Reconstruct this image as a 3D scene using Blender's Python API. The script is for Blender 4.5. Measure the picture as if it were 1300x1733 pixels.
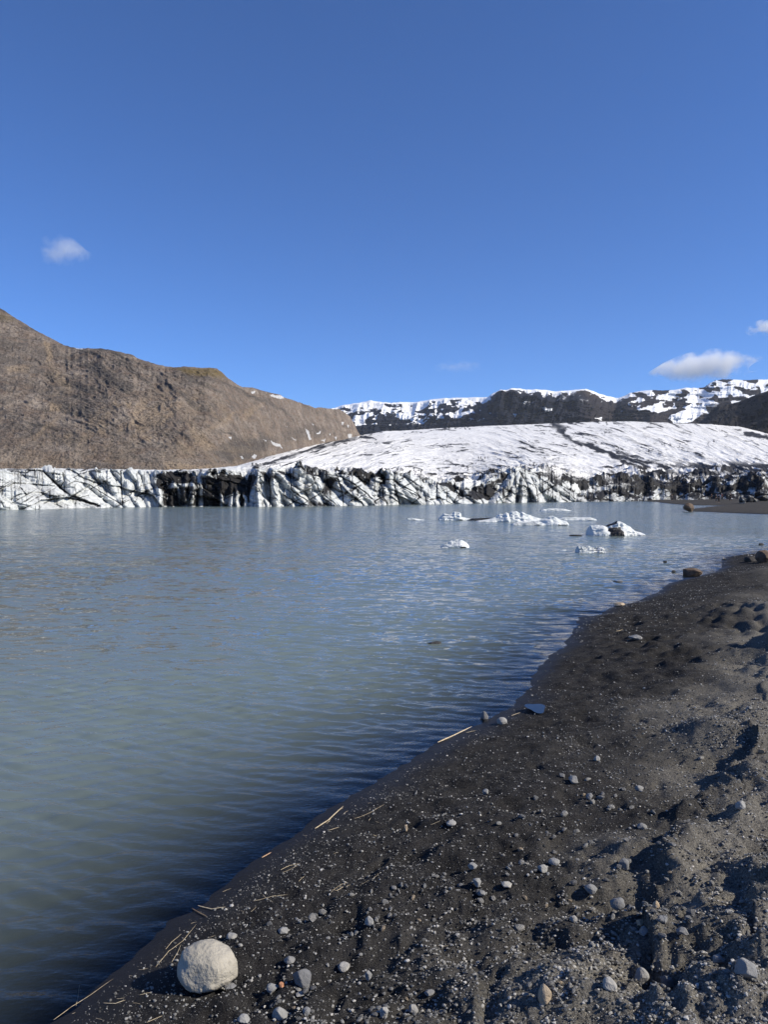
import bpy, bmesh, math, random
import numpy as np
from mathutils import Vector

# ------------------------------------------------------------------ scene, camera, sky, sun
C = bpy.context.scene
for o in list(bpy.data.objects):
    bpy.data.objects.remove(o)
COL = C.collection
R = math.radians
CAMH = 2.0
F = 1300.0                     # focal length in photograph pixels (1300 x 1733)
PITCH = math.atan(29.5 / F)    # horizon 29.5 px above the middle row

cam_d = bpy.data.cameras.new('camera')
cam = bpy.data.objects.new('camera', cam_d)
COL.objects.link(cam)
cam.location = (0, 0, CAMH)
cam.rotation_euler = (R(90) - PITCH, 0, 0)
cam_d.sensor_fit = 'VERTICAL'
cam_d.sensor_height = 36.0
cam_d.sensor_width = 27.0
cam_d.lens = 36.0 * F / 1733.0
cam_d.clip_start = 0.05
cam_d.clip_end = 60000
C.camera = cam

SUN_EL, SUN_AZ = R(36), R(106)          # azimuth clockwise from +Y
sdir = Vector((math.sin(SUN_AZ) * math.cos(SUN_EL), math.cos(SUN_AZ) * math.cos(SUN_EL), math.sin(SUN_EL)))
w = bpy.data.worlds.new('World')
C.world = w
w.use_nodes = True
nt = w.node_tree
sky = nt.nodes.new('ShaderNodeTexSky')
sky.sky_type = 'NISHITA'
sky.sun_disc = False
sky.sun_elevation = SUN_EL
sky.sun_rotation = SUN_AZ
sky.altitude = 100
sky.air_density = 0.7
sky.dust_density = 0.0
sky.ozone_density = 10.0
bg = nt.nodes['Background']
wb = nt.nodes.new('ShaderNodeMix'); wb.data_type = 'RGBA'; wb.blend_type = 'MULTIPLY'
wb.inputs[0].default_value = 1.0
wb.inputs[7].default_value = (0.82, 0.925, 1.05, 1)          # the camera's cool white balance
nt.links.new(sky.outputs[0], wb.inputs[6])
nt.links.new(wb.outputs[2], bg.inputs[0])
bg.inputs[1].default_value = 0.127
sun_d = bpy.data.lights.new('sun', 'SUN')
sun_d.energy = 5.0
sun_d.angle = R(0.53)
sun_d.color = (1.0, 0.93, 0.79)
sun = bpy.data.objects.new('sun', sun_d)
COL.objects.link(sun)
sun.location = (60, -20, 60)
sun.rotation_euler = sdir.to_track_quat('Z', 'Y').to_euler()
C.view_settings.view_transform = 'Standard'
C.view_settings.look = 'None'
C.view_settings.gamma = 1.0
C.view_settings.use_curve_mapping = False
C.view_settings.exposure = 0.33
C.render.engine = 'CYCLES'
C.cycles.max_bounces = 8
C.cycles.volume_bounces = 10
C.cycles.transparent_max_bounces = 16

# ------------------------------------------------------------------ helpers
def _hash(ix, iy, iz, seed):
    h = (ix.astype(np.uint32) * np.uint32(374761393) + iy.astype(np.uint32) * np.uint32(668265263)
         + iz.astype(np.uint32) * np.uint32(2147483647) + np.uint32((seed * 1274126177) & 0xffffffff))
    h = (h ^ (h >> np.uint32(13))) * np.uint32(1274126177)
    h = (h ^ (h >> np.uint32(15))) * np.uint32(2246822519)
    h = h ^ (h >> np.uint32(13))
    return (h & np.uint32(0xffffff)).astype(np.float32) / np.float32(0x7fffff) - 1.0

def noise(x, y, z=0.0, seed=0):
    x = np.asarray(x, dtype=np.float64); y = np.asarray(y, dtype=np.float64)
    z = np.zeros_like(x) + z
    x, y, z = np.broadcast_arrays(x, y, z)
    fx, fy, fz = np.floor(x), np.floor(y), np.floor(z)
    ix, iy, iz = fx.astype(np.int64), fy.astype(np.int64), fz.astype(np.int64)
    tx, ty, tz = (x - fx).astype(np.float32), (y - fy).astype(np.float32), (z - fz).astype(np.float32)
    sx = tx * tx * tx * (tx * (tx * 6 - 15) + 10); sy = ty * ty * ty * (ty * (ty * 6 - 15) + 10); sz = tz * tz * tz * (tz * (tz * 6 - 15) + 10)
    out = 0
    flat = bool(np.all(z == 0))
    for dz in ((0,) if flat else (0, 1)):
        a = _hash(ix, iy, iz + dz, seed); b = _hash(ix + 1, iy, iz + dz, seed)
        c = _hash(ix, iy + 1, iz + dz, seed); d = _hash(ix + 1, iy + 1, iz + dz, seed)
        v = (a + (b - a) * sx) * (1 - sy) + (c + (d - c) * sx) * sy
        out = v if flat else out + v * ((1 - sz) if dz == 0 else sz)
    return out.astype(np.float64)

def fbm(x, y, z=0.0, o=4, seed=0, gain=0.5, lac=2.03, ridge=False):
    s, a, t = 0.0, 1.0, 0.0
    x = np.asarray(x, dtype=np.float64); y = np.asarray(y, dtype=np.float64)
    for i in range(o):
        k = lac ** i
        n = noise(x * k, y * k, z * k, seed + i * 17)
        s = s + a * ((1 - 2 * np.abs(n)) if ridge else n)
        t += a; a *= gain
    return s / t

def sst(a, b, x):
    t = np.clip((np.asarray(x, dtype=np.float64) - a) / (b - a), 0, 1)
    return t * t * (3 - 2 * t)

def et(v):                                # picture row -> tangent of elevation
    yc = (866.5 - np.asarray(v, dtype=np.float64)) / F
    return (-math.sin(PITCH) + yc * math.cos(PITCH)) / (math.cos(PITCH) + yc * math.sin(PITCH))

def row(z, Y):                            # the reverse
    t = (np.asarray(z) - CAMH) / Y
    yc = (math.sin(PITCH) + t * math.cos(PITCH)) / (math.cos(PITCH) - t * math.sin(PITCH))
    return 866.5 - F * yc

def xw(u, Y):
    return (np.asarray(u, dtype=np.float64) - 650.0) / F * Y

def gp(u, v, z=0.0):                      # point of the plane at height z
    Y = (z - CAMH) / et(v)
    # small exact term for x: forward depth of the pixel
    yc = (866.5 - v) / F
    return xw(u, Y) / (math.cos(PITCH) + yc * math.sin(PITCH)), Y

def lerp_tab(tab, x):
    a = np.array(tab, dtype=np.float64)
    return np.interp(x, a[:, 0], a[:, 1])

def make_mesh(name, V, Fc, mat=None, smooth=True, attrs=None, parent=None):
    V = np.ascontiguousarray(V, dtype=np.float32); Fc = np.ascontiguousarray(Fc, dtype=np.int32)
    me = bpy.data.meshes.new(name)
    n, k = Fc.shape
    me.vertices.add(len(V)); me.vertices.foreach_set('co', V.ravel())
    me.loops.add(n * k); me.loops.foreach_set('vertex_index', Fc.ravel())
    me.polygons.add(n)
    me.polygons.foreach_set('loop_start', np.arange(0, n * k, k, dtype=np.int32))
    me.polygons.foreach_set('use_smooth', np.full(n, smooth, dtype=bool))
    me.update(calc_edges=True)
    for an, av in (attrs or {}).items():
        at = me.attributes.new(an, 'FLOAT', 'POINT')
        at.data.foreach_set('value', np.ascontiguousarray(av, dtype=np.float32).ravel())
    o = bpy.data.objects.new(name, me)
    COL.objects.link(o)
    if mat: me.materials.append(mat)
    if parent: o.parent = parent
    return o

def grid_faces(nr, nc, wrap=False):
    i = np.arange(nr - 1)[:, None]; j = np.arange(nc if wrap else nc - 1)[None, :]
    j2 = (j + 1) % nc
    return np.stack([i * nc + j, i * nc + j2, (i + 1) * nc + j2, (i + 1) * nc + j], -1).reshape(-1, 4)

def tag(o, label=None, cat=None, group=None, kind=None):
    if label: o['label'] = label
    if cat: o['category'] = cat
    if group: o['group'] = group
    if kind: o['kind'] = kind
    return o

class NT:                                  # small node-tree writer
    def __init__(s, name):
        s.m = bpy.data.materials.new(name); s.m.use_nodes = True
        s.t = s.m.node_tree; s.t.nodes.clear()
        s.out = s.n('ShaderNodeOutputMaterial')
    def n(s, typ, **kw):
        nd = s.t.nodes.new(typ)
        for k, v in kw.items():
            if hasattr(nd, k): setattr(nd, k, v)
        return nd
    def l(s, a, b): s.t.links.new(a, b)
    def set(s, inp, v):
        if hasattr(v, 'is_output') or isinstance(v, bpy.types.NodeSocket): s.l(v, inp)
        else: inp.default_value = v
    def attr(s, name):
        return s.n('ShaderNodeAttribute', attribute_name=name).outputs['Fac']
    def coord(s, scale=(1, 1, 1), rot=(0, 0, 0)):
        c = s.n('ShaderNodeTexCoord'); mp = s.n('ShaderNodeMapping')
        mp.inputs['Scale'].default_value = scale; mp.inputs['Rotation'].default_value = rot
        s.l(c.outputs['Object'], mp.inputs['Vector']); return mp.outputs[0]
    def noise(s, vec, scale, detail=4, rough=0.55, dist=0.0, kind=None):
        nd = s.n('ShaderNodeTexNoise'); s.l(vec, nd.inputs['Vector'])
        nd.inputs['Scale'].default_value = scale; nd.inputs['Detail'].default_value = detail
        nd.inputs['Roughness'].default_value = rough; nd.inputs['Distortion'].default_value = dist
        return nd.outputs['Fac']
    def ramp(s, fac, stops):
        nd = s.n('ShaderNodeValToRGB'); s.l(fac, nd.inputs[0])
        e = nd.color_ramp.elements
        while len(e) < len(stops): e.new(0.5)
        for q, (p, c) in zip(e, stops):
            q.position = p; q.color = (c, c, c, 1) if not isinstance(c, tuple) else (c[0], c[1], c[2], 1)
        return nd.outputs[0]
    def mix(s, fac, a, b, mode='MIX'):
        nd = s.n('ShaderNodeMix', data_type='RGBA', blend_type=mode)
        s.set(nd.inputs[0], fac)
        for i, v in ((6, a), (7, b)):
            if isinstance(v, tuple): nd.inputs[i].default_value = (v[0], v[1], v[2], 1)
            else: s.l(v, nd.inputs[i])
        return nd.outputs[2]
    def math(s, op, a, b=None, c=None, clamp=False):
        nd = s.n('ShaderNodeMath', operation=op); nd.use_clamp = clamp
        for i, v in enumerate((a, b, c)):
            if v is not None: s.set(nd.inputs[i], v)
        return nd.outputs[0]
    def bump(s, h, strength, dist, normal=None):
        nd = s.n('ShaderNodeBump'); s.l(h, nd.inputs['Height'])
        s.set(nd.inputs['Strength'], strength); s.set(nd.inputs['Distance'], dist)
        if normal is not None: s.l(normal, nd.inputs['Normal'])
        return nd.outputs[0]
    def principled(s, color, rough=0.9, normal=None, spec=0.3, **kw):
        p = s.n('ShaderNodeBsdfPrincipled')
        if isinstance(color, tuple): p.inputs['Base Color'].default_value = (color[0], color[1], color[2], 1)
        else: s.l(color, p.inputs['Base Color'])
        s.set(p.inputs['Roughness'], rough)
        s.set(p.inputs['Specular IOR Level'], spec)
        if normal is not None: s.l(normal, p.inputs['Normal'])
        for k, v in kw.items(): s.set(p.inputs[k], v)
        s.l(p.outputs[0], s.out.inputs['Surface'])
        return p

# ------------------------------------------------------------------ traced strokes and patches
def seg_dist(u, v, P):
    d = np.full(u.shape, 1e9)
    for (ax, ay), (bx, by) in zip(P[:-1], P[1:]):
        ex, ey = bx - ax, by - ay
        t = np.clip(((u - ax) * ex + (v - ay) * ey) / (ex * ex + ey * ey + 1e-9), 0, 1)
        d = np.minimum(d, np.hypot(u - ax - t * ex, v - ay - t * ey))
    return d

def in_poly(u, v, P):
    ins = np.zeros(u.shape, bool); n = len(P)
    for i in range(n):
        (ax, ay), (bx, by) = P[i], P[(i + 1) % n]
        if ay == by: continue
        ins ^= ((ay > v) != (by > v)) & (u < ax + (v - ay) / (by - ay) * (bx - ax))
    return ins

def poly_soft(u, v, P, soft):
    d = seg_dist(u, v, list(P) + [P[0]])
    s = np.where(in_poly(u, v, P), d, -d)
    return sst(-soft, soft, s)

# ------------------------------------------------------------------ the shore: land outline
SHORE_PX = [(95,1733),(130,1700),(172,1660),(230,1612),(262,1587),(330,1535),(400,1480),(470,1432),(540,1380),(600,1345),
    (680,1296),(740,1258),(800,1232),(838,1212),(868,1195),(885,1176),(897,1150),(925,1115),(955,1092),(975,1065),(988,1045),
    (1012,1040),(1040,1026),(1080,1018),(1110,1005),(1130,990),(1160,981),(1195,973),(1224,962),(1220,950),(1228,943),(1270,938),
    (1310,932),(1370,924),(1480,910),(1530,892),(1480,880),(1400,875),(1300,870.5),(1250,868.7),(1205,866.6),(1172,865.3),
    (1164,864.2),(1172,861.5),(1200,858.5),(1226,855.8),(1170,855),(1135,852.4),(1112,849.5)]
pts = [(-70, -110), (-18, -32), (-3.6, -4), (-1.75, 1.2)]
pts += [tuple(float(q) for q in gp(u, v)) for u, v in SHORE_PX]
pts += [(95, 330), (900, 330), (900, -600), (-70, -600)]
SH = np.array(pts)

def shore_sd(x, y):
    x = np.asarray(x, dtype=np.float64).ravel(); y = np.asarray(y, dtype=np.float64).ravel()
    d = np.full(x.shape, 1e9); inside = np.zeros(x.shape, bool)
    n = len(SH)
    for i in range(n):
        ax, ay = SH[i]; bx, by = SH[(i + 1) % n]
        ex, ey = bx - ax, by - ay
        t = np.clip(((x - ax) * ex + (y - ay) * ey) / (ex * ex + ey * ey + 1e-12), 0, 1)
        d = np.minimum(d, np.hypot(x - ax - t * ex, y - ay - t * ey))
        c = ((ay > y) != (by > y))
        if abs(ey) > 1e-12:
            inside ^= c & (x < ax + (y - ay) / ey * ex)
    return np.where(inside, d, -d)

def base_h(sd):
    up = 0.30 * (1 - np.exp(-np.maximum(sd, 0) / 1.7)) + 0.012 * np.minimum(np.maximum(sd, 0), 40)
    dn = -0.16 * np.maximum(-sd, 0)
    dn = np.where(dn < -0.5, -0.5 - 2.5 * (1 - np.exp((dn + 0.5) / 3)), dn)
    return np.where(sd > 0, up, dn)

# mounds and hollows of the churned-up gravel, (column, row, radius across m, radius along m, height m)
MOUNDS_PX = [(1228,1245,.34,.28,.14),(1190,1228,.25,.22,.07),(1300,1045,.8,1.0,.20),(1395,1105,.75,.32,.62),
    (1275,1160,.5,.5,.08),(1120,1440,.25,.25,.03),(1290,1210,.3,.3,.09),(1330,965,1.2,1.2,.14),(1180,1120,.7,.6,.06),
    (1150,1340,.30,.2,.05),(1050,1420,.3,.3,.03),(1240,1000,1.0,1.0,.08),(1290,1450,.12,.16,.06),(1255,1590,.10,.08,.05),(1050,1690,.25,.12,.03)]
HOLLOWS_PX = [(908,1198,.10,.16,-.03),(1110,1665,.20,.14,-.05),(1085,1500,.14,.22,-.04),(1200,1275,.25,.12,-.06),(1270,1440,.15,.15,-.06)]
MND = []
for (u, v, ra, rb, h) in MOUNDS_PX + HOLLOWS_PX:
    x, y = gp(u, v, 0.3)
    MND.append((float(x), float(y), ra, rb, h))
BANKS = []                                # broken edges of the churned bank: line, height, width of the back slope
for P, hh, dec in [([(1262,1290),(1228,1345),(1172,1405),(1128,1470),(1108,1535)],.17,.42),([(1222,1585),(1196,1635),(1168,1690),(1158,1750)],.17,.36),([(1310,1120),(1285,1200),(1275,1290)],.08,.5),
                   ([(1330,1440),(1290,1500),(1275,1560)],.10,.3),([(1235,1268),(1190,1270)],.05,.3)]:
    BANKS.append((np.array([[float(c) for c in gp(u, v, .28)] for u, v in P]), hh, dec))
rs = np.random.RandomState(5)
PRINTS = []                               # footprints and scuffs
for k in range(320):
    r = math.exp(rs.uniform(math.log(2.6), math.log(32))); a = rs.uniform(-0.45, 0.62)
    PRINTS.append((r * math.sin(a), r * math.cos(a), rs.uniform(.03, .06), rs.uniform(.05, .13), rs.uniform(-.75, 1.2), rs.uniform(.010, .026)))

def ground_h(x, y, spacing=None):
    shp = np.shape(x)
    x = np.asarray(x, dtype=np.float64).ravel(); y = np.asarray(y, dtype=np.float64).ravel()
    sp = np.zeros_like(x) + (0.004 if spacing is None else np.asarray(spacing).ravel())
    sd = shore_sd(x, y)
    # ragged waterline
    sd2 = sd + 0.05 * fbm(x * 1.9, y * 1.9, o=3, seed=3) * sst(6, 12, y) * 2.2 + 0.025 * fbm(x * 4, y * 4, o=2, seed=4)
    h = base_h(sd2)
    land = sst(0.02, 0.7, sd2)
    rough = sst(0.5, 2.2, sd)
    n1 = fbm(x * 0.9, y * 0.9, o=3, seed=11)
    h = h + land * n1 * 0.05 * (0.5 + rough)
    # churned patches
    ch = .25 * sst(4, 7, y) + sst(-0.15, 0.4, fbm(x * 0.7 + 9, y * 0.7, o=2, seed=21)) * (0.35 + 0.65 * rough)
    for wl, am, sdn in ((0.62, .028, 36), (0.30, .036, 31), (0.15, .034, 32), (0.075, .020, 33), (0.038, .013, 34), (0.02, .008, 35)):
        f = np.clip(wl / (2.2 * sp) - 1, 0, 1)
        if f.max() > 0:
            n = noise(x / wl, y / wl, 0.0, sdn)
            am = am * (1 + (.35 * sst(4.5, 9, y) if .05 < wl < .2 else 0) - (.45 * sst(4.5, 9, y) if wl > .2 else 0))
            h = h + land * f * am * (n if wl > .1 else 1.2 * np.maximum(n, -.1) ** 1.0) * (0.30 + 1.0 * ch)
    for (cx, cy, ra, rb, hh) in MND:
        m = (np.abs(x - cx) < 2.6 * ra) & (np.abs(y - cy) < 2.6 * rb)
        if m.any():
            dx = (x[m] - cx) / ra; dy = (y[m] - cy) / rb
            wob = 1 + 0.35 * fbm(x[m] * 3.2 / max(ra, .3), y[m] * 3.2 / max(ra, .3), o=3, seed=41)
            q = (dx * dx + dy * dy) * wob
            h[m] += hh * np.exp(-q * 1.3) * np.clip(2.6 - np.sqrt(dx*dx+dy*dy), 0, 1)
    for (P, hh, dec) in BANKS:
        m = (x > P[:, 0].min() - .5) & (x < P[:, 0].max() + 3 * dec) & (y > P[:, 1].min() - .8) & (y < P[:, 1].max() + .8)
        if m.any():
            xm = x[m] + .22 * fbm(x[m] * 2.6, y[m] * 2.6, o=4, seed=26); ym = y[m] + .22 * fbm(x[m] * 2.6, y[m] * 2.6, o=4, seed=27)
            best = np.full(xm.shape, 1e9); side = np.zeros(xm.shape)
            for (ax, ay), (bx, by) in zip(P[:-1], P[1:]):
                ex, ey = bx - ax, by - ay
                t = np.clip(((xm - ax) * ex + (ym - ay) * ey) / (ex * ex + ey * ey), 0, 1)
                dd = np.hypot(xm - ax - t * ex, ym - ay - t * ey); cr = ex * (ym - ay) - ey * (xm - ax)
                side = np.where(dd < best, cr, side); best = np.minimum(best, dd)
            wdt = np.where(side > 0, dec, .075)
            h[m] += .52 * hh * np.exp(-(best / wdt) ** 2) * (1 + .5 * fbm(xm * 5, ym * 5, o=4, seed=23))
    for (cx, cy, a, b, th, d) in PRINTS:
        m = (np.abs(x - cx) < .3) & (np.abs(y - cy) < .3)
        if m.any():
            c, s = math.cos(th), math.sin(th)
            dx, dy = x[m] - cx, y[m] - cy
            p = (((dx * c + dy * s) / a) ** 2 + ((-dx * s + dy * c) / b) ** 2) * (1 + .8 * noise(x[m] * 14, y[m] * 14, 0.0, 46)) + .3 * noise(x[m] * 30, y[m] * 30, 0.0, 47) ** 2
            h[m] += -d * np.exp(-p * p) * land[m]
    far = sst(60, 140, y) * sst(1, 12, sd)
    h = h + far * 0.5 * fbm(x * .05, y * .05, o=3, seed=44)
    return h.reshape(shp)

def hp(u, v):                              # pixel -> point on the ground
    z = 0.2
    for _ in range(6):
        x, y = gp(u, v, z); z = float(ground_h(np.array([float(x)]), np.array([float(y)]))[0])
    return float(x), float(y), z

# ------------------------------------------------------------------ ground sheet (beach, spit, lake bed)
az = np.concatenate([np.arange(-180, -40, 3.0), np.arange(-40, -26, 0.5), np.arange(-26, 33, 0.082), np.arange(33, 48, 0.6), np.arange(48, 180, 3.0)])
rr = np.concatenate([np.linspace(0.2, 2.2, 14)[:-1], np.exp(np.arange(math.log(2.2), math.log(45), 0.0032)), np.exp(np.linspace(math.log(45), math.log(260), 170))[1:], np.exp(np.linspace(math.log(260), math.log(5000), 24))[1:]])
A, Rr = np.meshgrid(np.radians(az), rr)
GX, GY = Rr * np.sin(A), Rr * np.cos(A)
drr = np.gradient(rr)[:, None] + 0 * A
GZ = ground_h(GX, GY, np.maximum(drr, Rr * np.radians(0.082)))
GSD = shore_sd(GX, GY).reshape(GX.shape)
# dry grey gravel against dark damp sand
U_ = 650 + F * GX / np.maximum(GY, 0.1)
dry = sst(0.9, 2.6, GSD + 0.9 * fbm(GX * .8, GY * .8, o=4, seed=51)) * sst(-.55, .35, fbm(GX * 0.45, GY * 0.45, o=4, seed=52) + 0.35 * sst(2.2, 4, GSD))
GV = row(0.2, np.maximum(GY, .5))
for P_, so_, a_ in [([(840,1740),(860,1660),(960,1600),(1100,1560),(1140,1640),(1120,1740)],.22,1.0),([(1120,1470),(1240,1340),(1330,1340),(1330,1740),(1190,1740),(1230,1590),(1120,1560)],.2,.9),([(1130,1180),(1330,1120),(1330,1330),(1250,1300),(1130,1300)],.4,.7),([(960,1430),(1090,1380),(1120,1470),(1080,1540),(980,1500)],.25,.65)]:
    PP = [tuple(float(c) for c in gp(u, v, .25)) for u, v in P_]
    jx = GX + .18 * fbm(GX * 2.2, GY * 2.2, o=4, seed=24); jy = GY + .18 * fbm(GX * 2.2, GY * 2.2, o=4, seed=25)
    dry = np.maximum(dry, a_ * poly_soft(jx, jy, PP, so_))
dry = np.where(GY > 60, 0.18, dry)
wet = 1 - sst(0.02, 0.42, GSD + 0.16 * fbm(GX * 2.2, GY * 2.2, o=3, seed=53))
m = NT('black_sand')
co = m.coord()
n1 = m.noise(co, 9, 6, 0.62); n2 = m.noise(co, 120, 4, 0.7); n3 = m.noise(co, 420, 2, 0.6)
wetA, dryA = m.attr('wet'), m.attr('dry')
sand = m.ramp(n1, [(0.3, (0.014, 0.0135, 0.014)), (0.7, (0.031, 0.029, 0.0285))])
grav = m.ramp(n2, [(0.32, (0.075, 0.070, 0.062)), (0.5, (0.165, 0.152, 0.132)), (0.70, (0.35, 0.325, 0.28))])
colr = m.mix(dryA, sand, grav)
sand = m.mix(m.ramp(n2, [(.35, .6), (.5, 0.0)]), sand, (.005, .005, .006))
colr = m.mix(dryA, sand, grav)
spk = m.ramp(m.math('MULTIPLY', n3, m.math('ADD', m.math('MULTIPLY', n1, 0.4), 0.8)), [(0.57, 0.0), (0.66, 1.0)])
colr = m.mix(m.math('MULTIPLY', spk, 0.55), colr, (0.17, 0.165, 0.16))
colr = m.mix(wetA, colr, (0.0125, 0.012, 0.013))
rough = m.math('SUBTRACT', 0.95, m.math('MULTIPLY', wetA, 0.42))
bh = m.math('ADD', m.math('MULTIPLY', n2, 1.0), m.math('ADD', m.math('MULTIPLY', n3, 0.5), m.math('MULTIPLY', m.noise(co, 22, 5, .65), 3.0)))
b1 = m.bump(bh, m.math('SUBTRACT', 1.0, m.math('MULTIPLY', wetA, 0.75)), 0.008)
m.principled(colr, rough, b1, spec=m.math('ADD', 0.06, m.math('MULTIPLY', wetA, 0.12)))
M_SAND = m.m
ground = make_mesh('ground', np.stack([GX, GY, GZ], -1).reshape(-1, 3), grid_faces(*GX.shape), M_SAND, True,
                   {'wet': wet, 'dry': dry})
tag(ground, kind='structure')

# ------------------------------------------------------------------ lake
az = np.concatenate([np.arange(-110, -36, 2.0), np.arange(-36, 36, 0.12), np.arange(36, 70, 2.0)])
rr = np.concatenate([np.exp(np.arange(math.log(1.6), math.log(42), 0.0031)), np.exp(np.linspace(math.log(42), math.log(420), 160))[1:]])
A, Rr = np.meshgrid(np.radians(az), rr)
WX, WY = Rr * np.sin(A), Rr * np.cos(A)
sp = np.maximum(np.gradient(rr)[:, None] + 0 * A, Rr * np.radians(0.12))
WSD = shore_sd(WX, WY).reshape(WX.shape)
depth = np.maximum(-base_h(np.minimum(WSD, 0)), 0)
rs = np.random.RandomState(8)
WZ = np.zeros_like(WX); kept = np.zeros_like(WX); tot = 0
gust = 0.75 + 0.5 * fbm(WX * .25, WY * .4, o=3, seed=61)
wx = WX + 0.10 * fbm(WX * 1.1, WY * 1.1, o=2, seed=62); wy = WY + 0.06 * fbm(WX * .9, WY * 1.3, o=2, seed=63)
for k in range(64):
    lam = math.exp(rs.uniform(math.log(0.055), math.log(0.8)))
    th = R(-98) + rs.normal(0, 0.27)
    kx, ky = math.cos(th) * 2 * math.pi / lam, math.sin(th) * 2 * math.pi / lam
    sl = 0.030 * math.exp(-((math.log(lam / 0.17)) / 0.8) ** 2) + 0.003
    a = sl * lam / (2 * math.pi)
    f = np.clip(lam / (3.0 * sp) - 0.6, 0, 1)
    ph = kx * wx + ky * wy + rs.uniform(0, 6.283)
    if f.max() > 0:
        WZ += a * f * (np.sin(ph) + 0.25 * np.sin(2 * ph + 1.57))
    kept += f * sl * sl; tot += sl * sl
damp = 0.22 + 0.78 * sst(0.0, 0.16, depth)
WZ *= gust * damp * 2.0
miss = np.sqrt(np.clip(1 - kept / tot, 0, 1))
m = NT('glacial_water')
c1 = m.coord((1.0, 2.1, 1.0), (0, 0, R(-7)))
# ripples too small for the mesh: slopes taken straight from noise, so that they do not fade with distance
geo = m.n('ShaderNodeNewGeometry')
fine = m.noise(c1, 24, 2, 0.5)
nb0 = m.bump(fine, 0.3, 0.010)
def slopes(vec, scale, detail, amount):
    nd = m.n('ShaderNodeTexNoise'); m.l(vec, nd.inputs['Vector']); nd.inputs['Scale'].default_value = scale; nd.inputs['Detail'].default_value = detail; nd.inputs['Distortion'].default_value = .25
    v1 = m.n('ShaderNodeVectorMath', operation='SUBTRACT'); m.l(nd.outputs['Color'], v1.inputs[0]); v1.inputs[1].default_value = (.5, .5, .5)
    v2 = m.n('ShaderNodeVectorMath', operation='MULTIPLY'); m.l(v1.outputs[0], v2.inputs[0]); v2.inputs[1].default_value = (amount * .7, amount, 0)
    return v2.outputs[0]
def vadd(a_, b_):
    v = m.n('ShaderNodeVectorMath', operation='ADD'); m.l(a_, v.inputs[0]); m.l(b_, v.inputs[1]); return v.outputs[0]
sl_ = vadd(vadd(slopes(m.coord((1.0, 2.4, 1.0), (0, 0, R(-7))), 3.6, 3, 1.5), slopes(m.coord((1.0, 3.0, 1.0), (0, 0, R(-7))), 1.1, 3, 1.05)), slopes(m.coord((1.0, 3.2, 1.0), (0, 0, R(-5))), .28, 4, .50))
sc_ = m.n('ShaderNodeVectorMath', operation='SCALE'); m.l(sl_, sc_.inputs[0]); m.l(m.math('ADD', m.math('MULTIPLY', m.attr('miss'), 0.92), .04), sc_.inputs['Scale'])
nrm = m.n('ShaderNodeVectorMath', operation='NORMALIZE'); m.l(vadd(nb0, sc_.outputs[0]), nrm.inputs[0])
nb = nrm.outputs[0]
turb = m.math('SUBTRACT', 1.0, m.math('POWER', 2.718, m.math('MULTIPLY', m.math('POWER', m.math('MULTIPLY', m.attr('depth'), 4.9), 1.35), -1.0)))
patch = m.noise(m.coord((0.05, 0.12, 1)), 1.0, 3, 0.5)
patch = m.math('ADD', m.math('MULTIPLY', patch, .6), m.math('MULTIPLY', m.noise(m.coord((0.5, 1.6, 1)), 1.0, 3, 0.5), .4))
milk = m.mix(patch, (0.128, 0.162, 0.158), (0.156, 0.193, 0.188))
df = m.n('ShaderNodeBsdfDiffuse'); m.l(milk, df.inputs[0])
tr = m.n('ShaderNodeBsdfTransparent'); tr.inputs[0].default_value = (0.80, 0.86, 0.88, 1)
mx = m.n('ShaderNodeMixShader'); m.l(turb, mx.inputs[0]); m.l(tr.outputs[0], mx.inputs[1]); m.l(df.outputs[0], mx.inputs[2])
gl = m.n('ShaderNodeBsdfGlossy'); m.l(m.math('ADD', 0.05, m.math('MULTIPLY', m.attr('miss'), 0.05)), gl.inputs['Roughness']); gl.inputs[0].default_value = (1, 1, 1, 1)
m.l(nb, gl.inputs['Normal'])
fr = m.n('ShaderNodeFresnel'); fr.inputs[0].default_value = 1.333; m.l(nb, fr.inputs['Normal'])
mx2 = m.n('ShaderNodeMixShader'); m.l(fr.outputs[0], mx2.inputs[0]); m.l(mx.outputs[0], mx2.inputs[1]); m.l(gl.outputs[0], mx2.inputs[2])
m.l(mx2.outputs[0], m.out.inputs['Surface'])
M_WATER = m.m
lake = make_mesh('lake', np.stack([WX, WY, WZ], -1).reshape(-1, 3), grid_faces(*WX.shape), M_WATER, True,
                 {'depth': depth, 'miss': miss})
tag(lake, kind='structure')

# ------------------------------------------------------------------ glacier
FRONT = [(-500,78),(-250,86),(-100,95),(0,100),(70,108),(150,115),(200,120),(300,127),(500,130),(620,143),(700,157),(800,172),(900,198),
         (1000,222),(1100,236),(1150,240),(1200,236),(1300,222),(1450,190),(1700,150)]
VTOP = [(-500,790),(-200,792),(-60,797),(0,796),(15,797),(40,793.5),(62,793),(80,792.5),(100,792.5),(118,794),(128,798),(140,799.5),(158,799),(163,793.5),(169,799),(180,797),
        (200,795.5),(222,795),(232,800),(237,797),(250,799),(258,803),(262,797),(285,796),(300,797),(328,797),(334,804),(342,796),(360,795),(385,796),(415,798),
        (428,797),(436,796.5),(448,800),(462,795.5),(470,798),(488,801),(500,791),(505,787),(512,794),(525,800),(545,803),(560,801),(572,802),(590,806),
        (605,803),(618,806),(638,802),(650,798),(660,797.5),(670,801),(685,800),(700,807),(720,815),(735,822),(752,820),(760,818),(770,824),(785,829),(800,826),
        (820,818),(838,814),(855,805),(880,795),(888,796),(905,800),(930,812),(950,822),(970,832),(985,838),(1000,836),(1020,828),(1050,830),(1080,836),(1100,833),(1115,829),
        (1125,828),(1135,834),(1160,835),(1220,833),(1260,829),(1300,826),(1400,820),(1700,810)]
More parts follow.
